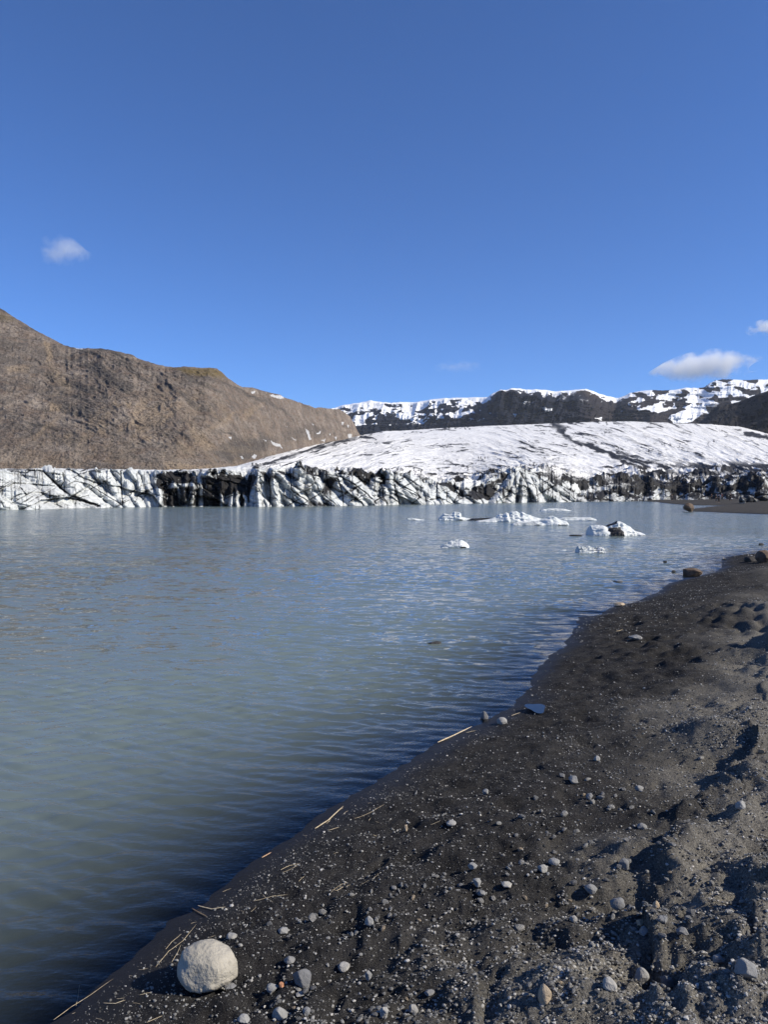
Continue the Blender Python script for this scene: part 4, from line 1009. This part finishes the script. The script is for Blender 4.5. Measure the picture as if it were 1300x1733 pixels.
def scatter(n, r0, r1, s0, s1, wfun, seed, a0=-.42, a1=.50):
    r = np.random.RandomState(seed)
    rad = np.exp(r.uniform(math.log(r0), math.log(r1), n * 5)); an = r.uniform(a0, a1, n * 5)
    x, y = rad * np.sin(an), rad * np.cos(an)
    keep = r.uniform(size=n * 5) < wfun(x, y)
    x, y, rad = x[keep][:n], y[keep][:n], rad[keep][:n]
    return x, y, rad, np.exp(r.uniform(math.log(s0), math.log(s1), len(x)) ) , r
def wgt1(x, y):
    d, sd = dry_at(x, y)
    cl = sst(0.05, .45, fbm(x * 1.6, y * 1.6, o=4, seed=54)); cl2 = sst(.1, .4, fbm(x * 5, y * 5, o=2, seed=55))
    return (sd > .12) * np.clip(.06 + .55 * d * (.35 + cl2) + .5 * cl * cl2 * sst(.5, 1.2, sd), 0, 1)
def wgt3(x, y):
    d, sd = dry_at(x, y)
    return (sd > .06) * np.clip(.22 + .75 * d + .25 * fbm(x * 2, y * 2, o=3, seed=58), 0, 1)
def wgt2(x, y):
    d, sd = dry_at(x, y)
    edge = sst(1.6, .2, np.abs(sd - .8)) * sst(9, 13, y)
    return (sd > .03) * np.clip(.05 + .3 * d + .6 * edge, 0, 1)
VV, FF, TT, nb_ = [], [], [], 0
OV = np.array([(1,0,0),(-1,0,0),(0,1,0),(0,-1,0),(0,0,1),(0,0,-1)], float); OF = np.array([(0,2,4),(2,1,4),(1,3,4),(3,0,4),(2,0,5),(1,2,5),(3,1,5),(0,3,5)])
V1, F1 = ICO[1]
V1 = V1 * 2
for (args) in ((46000, 2.5, 9.5, .002, .0068, wgt3, 36), (36000, 2.5, 9.0, .0038, .0140, wgt1, 31), (16000, 6, 30, .007, .026, wgt2, 32), (9000, 2.4, 6.5, .009, .020, wgt1, 33), (1500, 25, 60, .03, .10, wgt2, 34)):
    x, y, rad, sz, r = scatter(*args)
    z = ground_h(x, y)
    n = len(x)
    small = args[5] is wgt3
    V1, F1 = (OV, OF) if small else (ICO[1][0] * 2, ICO[1][1])
    P = V1[None] * (1 + .32 * r.uniform(-1, 1, (n, len(V1), 1))) * r.uniform(.7, 1.2, (n, 1, 3)) * np.array([1, .9, .62])
    th = r.uniform(0, 6.28, n)[:, None]
    P = np.stack([P[..., 0] * np.cos(th) - P[..., 1] * np.sin(th), P[..., 0] * np.sin(th) + P[..., 1] * np.cos(th), P[..., 2]], -1) * (sz * .5)[:, None, None]
    P += np.stack([x, y, z + sz * .12], -1)[:, None, :]
    VV.append(P.reshape(-1, 3)); FF.append((F1[None] + (nb_ + np.arange(n) * len(V1))[:, None, None]).reshape(-1, 3)); nb_ += n * len(V1)
    TT.append(np.repeat(np.clip(r.normal(.46, .25, n), 0, 1), len(V1)))
m = NT('gravel_stone')
t = m.attr('tone')
c = m.ramp(t, [(0.0, (.03, .03, .031)), (0.35, (.10, .098, .095)), (0.6, (.23, .225, .215)), (1.0, (.46, .44, .41))])
m.principled(c, .9, m.bump(m.noise(m.coord(), 160, 3), .6, .004), spec=.15)
gravel = make_mesh('gravel', np.concatenate(VV), np.concatenate(FF), m.m, False, {'tone': np.concatenate(TT)})
tag(gravel, 'fine grey gravel and grit strewn over the black sand beach', 'gravel', None, 'stuff')

# ------------------------------------------------------------------ straws and driftwood along the waterline
def straw_mat(name, c0, c1):
    m = NT(name); n = m.noise(m.coord(), 60, 3)
    m.principled(m.ramp(n, [(.35, c0), (.65, c1)]), .7, spec=.25); return m.m
M_STRAW = straw_mat('dry_straw', (.36, .28, .17), (.60, .50, .34)); M_STRAWB = straw_mat('brown_straw', (.13, .085, .05), (.24, .17, .10)); M_STRAWO = straw_mat('orange_straw', (.36, .21, .12), (.52, .35, .22))
def straw(label, P, wpx, mat=M_STRAW, name='straw', flat=.45, lift=.004, group=None, up=0.0):
    pts = [hp(u, v) for u, v in P]
    cum = [0]
    pts2 = []
    for a, b in zip(pts[:-1], pts[1:]):
        for k in range(5):
            q = k / 5; pts2.append([a[i] + (b[i] - a[i]) * q for i in range(3)])
    pts2.append(list(pts[-1])); pts2 = np.array(pts2)
    pts2[:, 2] = ground_h(pts2[:, 0], pts2[:, 1])
    k = np.ones(5) / 5; zz = np.convolve(np.pad(pts2[:, 2], 2, mode='edge'), k, 'valid'); pts2[:, 2] = np.maximum(zz, pts2[:, 2] - .002)
    n = len(pts2); r0 = .56 * wpx * pts2[:, 1].mean() / F / 2
    rr_ = r0 * np.interp(np.linspace(0, 1, n), [0, .12, .8, 1], [.55, 1, .85, .25])
    T = np.gradient(pts2, axis=0); T /= np.linalg.norm(T, axis=1)[:, None]
    side = np.cross(T, [0, 0, 1]); side /= np.linalg.norm(side, axis=1)[:, None]
    upv = np.cross(side, T)
    a = np.linspace(0, 2 * math.pi, 7)[:-1]
    bend = up * np.sin(np.linspace(0, math.pi, n))[:, None, None] * np.array([0, 0, 1])
    V = (pts2[:, None, :] + np.array([0, 0, 1]) * (lift + r0 * flat) + bend + side[:, None, :] * (np.cos(a)[None, :, None] * rr_[:, None, None]) + upv[:, None, :] * (np.sin(a)[None, :, None] * rr_[:, None, None] * flat)).reshape(-1, 3)
    Fq = grid_faces(n, 6, True)
    o = make_mesh(name, V, Fq, mat, True)
    c_ = V.mean(0); V2 = V - c_; o.data.vertices.foreach_set('co', V2.astype(np.float32).ravel()); o.location = c_; o.data.update()
    return tag(o, label, 'straw' if name == 'straw' else 'driftwood', group)
straw('long pale stick lying along the edge of the sand where the water touches it', [(741,1258),(768,1246),(799,1231)], 5, name='driftwood', flat=.7)
straw('thick pale reed lying at a slant on the wet sand edge', [(533,1404),(556,1389),(581,1366)], 5)
straw('short orange reed leaf at the water edge', [(443,1453),(459,1444)], 5, M_STRAWO)
straw('yellowish broad reed lying level just above the boulder', [(335,1535),(358,1540),(382,1536)], 5, flat=.3)
straw('long thin bent straw behind the boulder', [(263,1638),(285,1612),(309,1594),(332,1566)], 2)
straw('short forked straw beside the long bent one behind the boulder', [(280,1608),(290,1596),(307,1582)], 2)
straw('fine straw running down towards the boulder shadow', [(290,1630),(300,1614),(306,1600)], 1.5)
straw('long thin straw curving along the waterline left of the boulder shadow', [(90,1728),(120,1706),(152,1686),(191,1658)], 2)
straw('short straw near bottom left, below the boulder shadow', [(175,1700),(195,1700),(212,1694)], 3)
straw('pale straw at the bottom edge below the boulder shadow', [(248,1733),(275,1721)], 3)
straw('straw lying in front of the boulder shadow', [(236,1686),(258,1680)], 2.2)
straw('thin upright straw tilted beside the waterline at bottom left', [(128,1704),(131,1690),(134,1668)], 1.6)
straw('pale frayed straw on sand, upper one of a crossed pair', [(475,1474),(490,1466),(508,1462)], 2.4)
straw('thin straw crossing under the pale frayed one', [(478,1478),(492,1472),(504,1466)], 1.4)
straw('long straw lying flat on dark sand, middle of the strand line', [(429,1527),(455,1520),(487,1515)], 2.2)
straw('short straw crossing the long flat one', [(445,1516),(452,1523),(462,1528)], 1.6)
straw('curved straw end right of the strand line', [(549,1511),(570,1508),(593,1499)], 2)
straw('thin straw fork above the curved end', [(560,1512),(580,1498),(587,1494)], 1.3)
straw('small pale straw chip below the thick reed', [(556,1407),(574,1401)], 3)
straw('white twig on the dark sand near the far shoreline bend', [(1043,1069),(1055,1064)], 3)
straw('thin straw beside the puddle on the wet sand', [(866,1212),(874,1209),(881,1207)], 2.4)
straw('bright straw chip behind the long pale stick', [(789,1241),(806,1237)], 2)
straw('short straw alone on smooth dark sand above the tan chip', [(729,1398),(745,1394)], 2)
straw('thin long straw at the tip of a wet hollow near the waterline', [(600,1386),(630,1374),(651,1362)], 1.6)
straw('thin straw on the pebbly sand, far left of the pebble patch', [(610,1500),(630,1488),(642,1479)], 1.5)
straw('small straw next to the stone with the square white face', [(742,1602),(760,1601)], 2)
straw('brown twig near the waterline above the boulder', [(325,1540),(340,1548),(350,1553)], 5, M_STRAWB)
for i in range(26):
    u = rs.uniform(120, 640); k = np.interp(u, [95, 230, 330, 470, 600, 640], [1733, 1612, 1535, 1432, 1345, 1320]); v = min(k + rs.uniform(8, 95), 1725)
    an = rs.uniform(-.9, .35); L = rs.uniform(5, 17)
    straw('short thin bit of dry straw on the dark sand along the strand line', [(u, v), (u + L * .5 * math.cos(an), v + L * .5 * math.sin(an) + rs.uniform(-1, 1)), (u + L * math.cos(an), v + L * math.sin(an))], rs.uniform(1.1, 1.7), group='straw bits along the strand line')

# puddle on the wet sand
x, y, z = hp(908, 1199)
n = 40; a = np.linspace(0, 2 * math.pi, n, endpoint=False)
rad = .62 + .2 * np.sin(2 * a + 1) + .15 * np.sin(5 * a)
rad = 1 + .2 * np.sin(3 * a)
V = np.stack([x + .085 * rad * np.cos(a), y + .15 * rad * np.sin(a), 0 * a + z], -1)
hz_ = ground_h(V[:, 0], V[:, 1]).max()
V[:, 2] = z + .007
m = NT('puddle_water'); m.principled((.01, .012, .014), .03, spec=.5); 
pud = make_mesh('puddle', np.vstack([[[x, y, z + .007]], V]), np.array([[0, 1 + k, 1 + (k + 1) % n] for k in range(n)]), m.m)
tag(pud, kind='structure')

# ------------------------------------------------------------------ icebergs
m = NT('berg_ice')
co = m.coord()
n1 = m.noise(co, 2.6, 6, 0.65); n2 = m.noise(co, 11, 4, 0.65)
ice = m.ramp(n1, [(0.3, (.36, .40, .40)), (0.48, (.55, .575, .57)), (0.68, (.70, .70, .69))])
dsum = m.math('ADD', m.attr('dirt'), m.math('MULTIPLY', m.math('SUBTRACT', n2, .5), 1.0))
ice = m.mix(m.ramp(dsum, [(.35, 0.0), (.65, 1.0)]), ice, (.02, .019, .019))
ice = m.mix(m.ramp(n2, [(.30, .35), (.42, 0.0)]), ice, (.33, .33, .32))
m.principled(ice, .55, m.bump(n2, .35, .03, m.bump(n1, .5, .15)), spec=.35)
M_BERG = m.m
def berg(name, label, prof, vw, depth, seed, rough=.12, dirt=None, cat='iceberg', knob=0.0, base_dirt=0.0, ridge_pos=.45):
    P = np.array(prof, dtype=np.float64)
    Y = float(gp(650, vw)[1]); Yc = Y + depth * ridge_pos
    u = np.linspace(P[0, 0], P[-1, 0], 150); top = np.interp(u, P[:, 0], P[:, 1])
    px = Yc / F
    H = np.maximum(CAMH + Yc * et(top), 0.0) * .88
    d = np.linspace(-1, 1, 60)
    Ug, Dg = np.meshgrid(u, d)
    Hg = np.repeat(H[None], 60, 0)
    X0 = xw(u, Yc)[None] + 0 * Dg
    wid = depth * (.35 + .65 * np.clip(Hg / (H.max() + 1e-6), 0, 1) ** .5)
    Xn, Yn = X0 / depth * 2.0, Dg * 1.6 + seed
    dd = np.clip(np.abs(Dg + .25 * fbm(Xn, Yn * .0 + seed, o=3, seed=seed)), 0, 1)
    cross = (1 - dd ** 1.7)
    Z = Hg * cross
    Z += H.max() * rough * 1.3 * fbm(Xn * 1.3, Yn * 1.3, o=5, seed=seed + 2, ridge=True, gain=.55) * sst(0, .3, cross) * np.clip(Hg / H.max(), 0, 1)
    if knob: Z += knob * H.max() * np.abs(fbm(Xn * 4.5, Yn * 4.5, o=3, seed=seed + 4)) * sst(0, .4, cross)
    ends = sst(0, .04, (Ug - u[0]) / (u[-1] - u[0])) * sst(0, .04, (u[-1] - Ug) / (u[-1] - u[0]))
    Z = Z * ends - .25 * (1 - sst(0, .12, cross * ends)) - .01
    Yg = Yc + Dg * wid * .5 + .10 * depth * fbm(Xn * 2, Z * 6 / (H.max() + .01), o=3, seed=seed + 6)
    Xg_ = xw(Ug, Yc) + .03 * depth * fbm(Yn * 2, Z * 5 / (H.max() + .01), o=3, seed=seed + 7)
    vv = row(Z, Yg)
    D_ = np.zeros_like(Z) + base_dirt
    for Q, so, a in (dirt or []):
        D_ = np.maximum(D_, a * poly_soft(Ug + 1.2 * fbm(Ug * .3, vv * .3, o=3, seed=seed + 8), vv, Q, so))
    V = np.stack([Xg_, Yg, Z], -1).reshape(-1, 3)
    c_ = np.array([V[:, 0].mean(), Yc, 0]); V = V - c_
    o = make_mesh(name, V, grid_faces(60, 150), M_BERG, True, {'dirt': D_})
    o.location = c_
    return tag(o, label, cat)
berg('iceberg', 'white iceberg lump with a rounded head and thin foot, left end of the ice row', [(741,878),(748,872),(752,868),(760,870),(766,868),(769,864.5),(777,865),(780,868),(781,874),(790,876),(800,878),(806,880)], 880.5, 1.6, 301, .10)
berg('ice_floe', 'low dark dirty ice slab between the rounded lump and the big iceberg', [(790,880),(800,876.5),(820,876),(838,875.5),(846,878),(850,881)], 881, 1.2, 302, .05, None, 'ice floe', 0, .85)
berg('iceberg', 'largest white iceberg with a jagged ridge in the middle of the row', [(805,881),(828,878),(840,874),(846,869),(852,870),(857,866),(862,869),(866,864),(874,864),(880,868),(884,865),(890,868),(898,870),(906,874),(915,877),(925,879),(932,882)], 883.5, 2.4, 303, .12)
berg('iceberg', 'pointed white iceberg hump with dirty speckled foot, in front of the largest one', [(864,886),(876,883),(890,882),(902,882),(914,880),(922,876),(930,872),(936,870.5),(942,874),(950,878),(958,881),(963,886)], 889, 1.8, 304, .08, [([(868,884),(905,882),(910,890),(868,890)],2,.42)])
berg('ice_floe', 'flat speckled ice floe stretching right behind the pointed hump', [(938,879),(955,875.5),(975,875),(1000,875),(1009,878)], 880.5, 2.0, 305, .05, None, 'ice floe', .1, .12)
berg('ice_floe', 'small flat white floe, farthest one near the glacier front', [(914,863),(922,861),(930,860),(940,859.5),(946,860.5),(955,860.5),(968,864)], 864.8, 2.0, 306, .10, None, 'ice floe')
berg('ice_floe', 'tiny flat white floe at the left of the ice row', [(689,877),(697,876),(703,877),(712,878.5),(719,880)], 880.5, .8, 307, .1, None, 'ice floe')
berg('iceberg', 'iceberg with a black dirt column and a white peak, nearest the spit', [(997,892),(1000,888),(1010,886.5),(1020,887),(1026,889),(1036,884),(1044,880),(1052,881),(1060,886),(1070,891),(1073,897),(1082,899),(1092,904)], 907, 1.7, 308, .10, [([(1027,893),(1047,892),(1050,911),(1026,911)],1.5,.98),([(1018,888),(1040,881),(1048,879),(1040,887),(1026,892)],1.2,.95),([(1048,902),(1092,902),(1092,912),(1048,912)],3,.36)])
berg('iceberg', 'small white iceberg with curved grooves, alone in front of the row', [(746,924),(752,920),(758,917),(764,913.5),(770,911.5),(776,912),(784,914),(790,917),(794,922),(795,926)], 927.5, 1.0, 309, .14)
berg('iceberg', 'small bubbly white iceberg with a knobbly top, nearest the beach', [(976,930),(979,925),(986,924),(992,926),(998,924),(1003,926),(1008,929),(1014,926),(1020,926),(1023,930)], 936, .75, 310, .12, None, 'iceberg', .45)
berg('ice_floe', 'tiny scrap of clear ice left of the bubbly iceberg', [(949,931),(954,929.5),(960,931)], 932, .25, 311, .15, None, 'ice floe')
stone('rock', 'thin dark rock awash left of the iceberg with the dirt column', 975, 907, 22, 2.2, M_DARK, .4, 3, 81, .3, .5, z=0.0, cat='rock')

# blocks of ice and dirt at the foot of the glacier on the far beach
V0, F0 = stone_mesh('x', 3, 401, .8, (1, 1, 1), .1)
blk = []
for i in range(5):
    V, Fc = stone_mesh('ice_block', 3, 402 + i, .8, (1, .9, .9), .12)
    o = make_mesh('ice_block', V, Fc, M_BERG, True, {'dirt': np.clip(.42 + .6 * fbm(V[:, 0] * 3, V[:, 1] * 3, V[:, 2] * 3, o=3, seed=i), 0, 1)})
    blk.append(o.data); bpy.data.objects.remove(o)
firstb = bpy.data.objects.new('ice_block', blk[0])
spots = [(1140 + i * 4.1 + rs.uniform(-2, 2), 840.5 - .045 * i + rs.uniform(-1.5, 1.2), rs.uniform(2.2, 6.0)) for i in range(24)]
for k, (u, v, wpx) in enumerate(spots):
    o = firstb if k == 0 else firstb.copy()
    o.data = blk[k % 5]; COL.objects.link(o)
    x, y = gp(u, v, .9); x, y = float(x), float(y); z = float(ground_h(np.array([x]), np.array([y]))[0])
    sz = wpx * y / F
    o.location = (x, y, z + sz * .3); o.scale = (sz, sz, sz * rs.uniform(.9, 1.5)); o.rotation_euler = (rs.uniform(-.4, .4), rs.uniform(-.4, .4), rs.uniform(0, 6))
    tag(o, 'small white and black ice block at the foot of the glacier behind the spit', 'ice block', 'ice blocks at the glacier foot')
def bigblock(label, u, v, w_, h_, seed, dv, cat='ice block'):
    x, y = gp(u, v, .7); x, y = float(x), float(y); z = float(ground_h(np.array([x]), np.array([y]))[0])
    V, Fc = stone_mesh('ice_block', 4, seed, .9, (1, .8, 1), .12)
    px = y / F; sc = np.array([w_ * px, w_ * px * .8, h_ * px]) / (V.max(0) - V.min(0)); V = V * sc; V[:, 2] -= V[:, 2].min() + .1 * h_ * px
    o = make_mesh('ice_block', V, Fc, M_BERG, True, {'dirt': np.clip(dv + .5 * fbm(V[:, 0] * 1.5, V[:, 1] * 1.5, V[:, 2] * 1.5, o=3, seed=seed), 0, 1)})
    o.location = (x, y, z); return tag(o, label, cat)
bigblock('white-tipped dirty ice block left of the dirt mound on the spit', 1257, 849, 13, 13, 411, .75)
bigblock('rounded mound of dirt-covered ice standing on the spit', 1268, 848, 17, 14, 412, .85)
bigblock('white-edged ice block right of the dirt mound on the spit', 1278, 848, 9, 8, 413, .7)
bigblock('wide dark ice block at the right edge of the spit', 1293, 847, 20, 11, 414, .85)

# ------------------------------------------------------------------ people
def flat_mat(name, c, rough=.8):
    m = NT(name); n = m.noise(m.coord(), 18, 3)
    m.principled(m.mix(m.math('MULTIPLY', n, .5), c, tuple(q * .6 for q in c)), rough, spec=.2); return m.m
M_SKIN = flat_mat('skin', (.48, .30, .22)); M_HAIR = flat_mat('dark_hair', (.02, .014, .01)); M_NAVY = flat_mat('navy_cloth', (.012, .014, .024)); M_BLACK = flat_mat('black_cloth', (.010, .010, .011))
M_GREYC = flat_mat('grey_cloth', (.06, .06, .065)); M_RED = flat_mat('dark_red_cloth', (.10, .02, .02)); M_BROWNC = flat_mat('brown_cloth', (.05, .035, .025))
def skin_mesh(name, verts, edges, radii, mat, sub=1):
    me = bpy.data.meshes.new(name); me.from_pydata(verts, edges, [])
    o = bpy.data.objects.new(name, me); COL.objects.link(o)
    md = o.modifiers.new('skin', 'SKIN'); md.use_smooth_shade = True
    o.modifiers.new('sub', 'SUBSURF').levels = sub
    for d, r in zip(me.skin_vertices[0].data, radii):
        d.radius = (r, r) if not isinstance(r, tuple) else r
    me.skin_vertices[0].data[0].use_root = True
    dg = bpy.context.evaluated_depsgraph_get()
    out = bpy.data.meshes.new_from_object(o.evaluated_get(dg))
    bpy.data.objects.remove(o)
    out.name = name; out.materials.clear(); out.materials.append(mat)
    return out
def person_meshes(stride=.12, arm=.12, bend=.1):
    J = [(0, 0, .94), (0, .01, 1.12), (0, .02, 1.34), (0, .01, 1.47), (0, -.01, 1.56), (0, -.02, 1.68)]
    E = [(0, 1), (1, 2), (2, 3), (3, 4), (4, 5)]; Rd = [.125, .115, .135, .055, .085, .07]
    arms, legs = [], []
    for s in (-1, 1):
        b = len(J)
        J += [(s * .17, .02, 1.38), (s * .23, .03 + s * arm * .3, 1.12), (s * .24, -.03 + s * arm, .90), (s * .235, -.05 + s * arm * 1.1, .82)]
        E += [(2, b), (b, b + 1), (b + 1, b + 2), (b + 2, b + 3)]; Rd += [.065, .045, .034, .036]
        arms.append(b)
        for f in range(4):
            k = len(J)
            J += [(s * (.235), -.075 + s * arm * 1.1 + .017 * f, .775), (s * .228, -.08 + s * arm * 1.1 + .018 * f, .73 + .006 * abs(f - 1))]
            E += [(b + 3, k), (k, k + 1)]; Rd += [.0095, .008]
        k = len(J); J += [(s * .215, -.10 + s * arm * 1.1, .80), (s * .205, -.12 + s * arm * 1.1, .765)]; E += [(b + 3, k), (k, k + 1)]; Rd += [.010, .0085]
        c = len(J)
        J += [(s * .095, 0, .88), (s * .105, -.03 + s * stride * .5, .50), (s * .11, .02 + s * stride, .09), (s * .125, -.14 + s * stride, .035)]
        E += [(0, c), (c, c + 1), (c + 1, c + 2), (c + 2, c + 3)]; Rd += [.095, .062, .045, .04]
        legs.append(c)
    body = skin_mesh('person', J, E, Rd, M_SKIN)
    jv = [J[0], J[1], J[2], (0, .01, 1.43)]; je = [(0, 1), (1, 2), (2, 3)]; jr = [.16, .15, .165, .075]
    for b in arms:
        k = len(jv); jv += J[b:b + 3]; je += [(2, k), (k, k + 1), (k + 1, k + 2)]; jr += [.085, .065, .05]
    jac = lambda mat: skin_mesh('jacket', jv, je, jr, mat)
    tv = [(0, 0, .97)]; te = []; tr_ = [.145]
    for c in legs:
        k = len(tv); tv += J[c:c + 3]; te += [(0, k), (k, k + 1), (k + 1, k + 2)]; tr_ += [.11, .08, .062]
    trs = lambda mat: skin_mesh('trousers', tv, te, tr_, mat)
    hair = skin_mesh('hair', [(0, .02, 1.60), (0, .0, 1.67), (0, -.02, 1.705)], [(0, 1), (1, 2)], [.082, .088, .06], M_HAIR)
    return body, jac, trs, hair
bodyA, jacA, trsA, hair_ = person_meshes(.16, .10)
bodyB, jacB, trsB, _h = person_meshes(.03, .03)
def person(label, loc, rz, kind, jm, tm_, h=1.0, group=None):
    body, jac, trs = (bodyA, jacA, trsA) if kind == 'A' else (bodyB, jacB, trsB)
    o = bpy.data.objects.new('person', body); COL.objects.link(o); o.location = loc; o.rotation_euler = (0, 0, rz); o.scale = (h, h, h)
    for nm, me in (('jacket', jac(jm)), ('trousers', trs(tm_)), ('hair', hair_)):
        c = bpy.data.objects.new(nm, me); COL.objects.link(c); c.parent = o
    return tag(o, label, 'person', group)
def beach_pt(u, Y):
    x = float(xw(u, Y)); return (x, Y, float(ground_h(np.array([x]), np.array([float(Y)]))[0]))
G_ = 'walkers on the far spit'
person('person in black jacket walking on the spit, left one of the close pair', beach_pt(1212.8, 163), .3, 'A', M_BLACK, M_NAVY, 1.0, G_)
person('person in dark navy jacket on the spit, right one of the close pair', beach_pt(1217.2, 162), -.2, 'B', M_NAVY, M_BLACK, 1.02, G_)
person('person in dark red jacket standing behind the close pair on the spit', beach_pt(1222.5, 185), .8, 'B', M_RED, M_BLACK, 1.0, G_)
person('person in black striding alone right of the pair on the spit', beach_pt(1236.8, 172), -1.2, 'A', M_BLACK, M_BLACK, 1.0, G_)
person('person in grey jacket near the ice at the left end of the spit', beach_pt(1138, 205), .5, 'B', M_GREYC, M_BLACK, 1.0, G_)
person('person in brown jacket beside the ice blocks at the back of the spit', beach_pt(1205, 205), .2, 'A', M_BROWNC, M_BLACK, 1.0, G_)
for k, (u, v, lab) in enumerate([(810.5, 777.5, 'dark figure standing on the white ice, leftmost of the four hikers'), (814.5, 777.5, 'dark figure on the white ice, second from the left of the four hikers'), (821, 777.5, 'dark figure on the white ice, third from the left of the four hikers'), (826, 777.5, 'dark figure on the white ice, rightmost of the four hikers')]):
    x, y, z = glacier_at(u, v)
    person(lab, (x, y, z - .05), .4 * k, 'B', (M_BLACK, M_NAVY)[k % 2], M_BLACK, 1.0, 'hikers on the glacier')

# ------------------------------------------------------------------ clouds, beyond the air box
def cloud(label, prof, vb_, Y, thick, seed, dens):
    P = np.array(prof, dtype=np.float64)
    n = 90; a = 26
    u = np.linspace(P[0, 0], P[-1, 0], n); top = np.interp(u, P[:, 0], P[:, 1]); bot = np.interp(u, P[:, 0], P[:, 2])
    zt, zb = CAMH + Y * et(top), CAMH + Y * et(bot); xc = xw(u, Y); mid = (zt + zb) / 2; hh = (zt - zb) / 2
    th = np.linspace(0, 2 * math.pi, a, endpoint=False)
    X = np.repeat(xc[:, None], a, 1); Yy = Y + thick * np.cos(th)[None] * np.sqrt(np.clip(hh / hh.max(), 0, 1))[:, None]
    Z = mid[:, None] + hh[:, None] * np.sin(th)[None]
    V = np.stack([X, Yy, Z], -1).reshape(-1, 3); c_ = V.mean(0); V = V - c_
    Fq = grid_faces(n, a, True)
    m = NT('cloud_vapour_%d' % seed)
    L = float(hh.max())
    tc = m.n('ShaderNodeTexCoord')
    nz = m.n('ShaderNodeTexNoise'); m.l(tc.outputs['Object'], nz.inputs['Vector']); nz.inputs['Scale'].default_value = .9 / L; nz.inputs['Detail'].default_value = 5; nz.inputs['Roughness'].default_value = .6
    sep = m.n('ShaderNodeSeparateXYZ'); m.l(tc.outputs['Generated'], sep.inputs[0])
    def bumpf(o, p): # 1 in the middle, 0 at both ends
        q = m.math('ABSOLUTE', m.math('SUBTRACT', m.math('MULTIPLY', o, 2.0), 1.0)); return m.math('SUBTRACT', 1.0, m.math('POWER', q, p))
    env = m.math('MULTIPLY', m.math('MULTIPLY', bumpf(sep.outputs[0], 2.0), bumpf(sep.outputs[1], 2.0)), bumpf(sep.outputs[2], 2.0))
    dn = m.math('MULTIPLY', m.math('MAXIMUM', m.math('SUBTRACT', m.math('ADD', m.math('MULTIPLY', nz.outputs['Fac'], 2.2), m.math('MULTIPLY', env, .8)), 1.45), 0.0), dens / L)
    vs_ = m.n('ShaderNodeVolumePrincipled'); vs_.inputs['Color'].default_value = (.99, .99, 1, 1); vs_.inputs['Anisotropy'].default_value = 0.0
    m.l(dn, vs_.inputs['Density']); m.l(vs_.outputs[0], m.out.inputs['Volume'])
    o = make_mesh('cloud', V, Fq, m.m); o.location = c_
    return tag(o, label, 'cloud')
CY = 13000
cloud('white elongated cloud hanging just above the snowy mountains on the right', [(1075,640,642),(1100,628,645),(1125,612,647),(1150,600,648),(1180,592,648),(1205,592,647),(1235,597,645),(1260,602,641),(1282,612,626)], 644, CY, 700, 1, 2.6)
cloud('small faint wisp of cloud alone in the blue sky on the left', [(58,424,428),(70,412,444),(90,402,447),(110,396,449),(130,404,449),(150,424,446),(165,432,438)], 446, CY, 400, 2, .75)
cloud('white cloud cut off by the right edge of the picture', [(1262,552,554),(1278,543,565),(1300,538,568),(1330,536,570),(1370,545,566),(1400,556,558)], 566, CY, 500, 3, 2.0)
cloud('barely visible thin streak of cloud above the glacier', [(725,620,622),(750,612,630),(780,611,631),(805,614,630),(825,620,622)], 630, CY, 400, 4, .10)

# ------------------------------------------------------------------ the air
HZ = 5300.0
hv = np.array([(-HZ, -HZ, -5), (HZ, -HZ, -5), (HZ, HZ, -5), (-HZ, HZ, -5), (-HZ, -HZ, 620), (HZ, -HZ, 620), (HZ, HZ, 620), (-HZ, HZ, 620)], dtype=float)
hf = np.array([[0, 3, 2, 1], [4, 5, 6, 7], [0, 1, 5, 4], [1, 2, 6, 5], [2, 3, 7, 6], [3, 0, 4, 7]])
m = NT('haze_air')
hz_n = m.n('ShaderNodeVolumePrincipled')
hz_n.inputs['Color'].default_value = (.80, .88, 1.0, 1)
hz_n.inputs['Density'].default_value = 0.00003
hz_n.inputs['Anisotropy'].default_value = 0.1
m.l(hz_n.outputs[0], m.out.inputs['Volume'])
haze = make_mesh('haze', hv, hf, m.m, False)
tag(haze, kind='stuff')
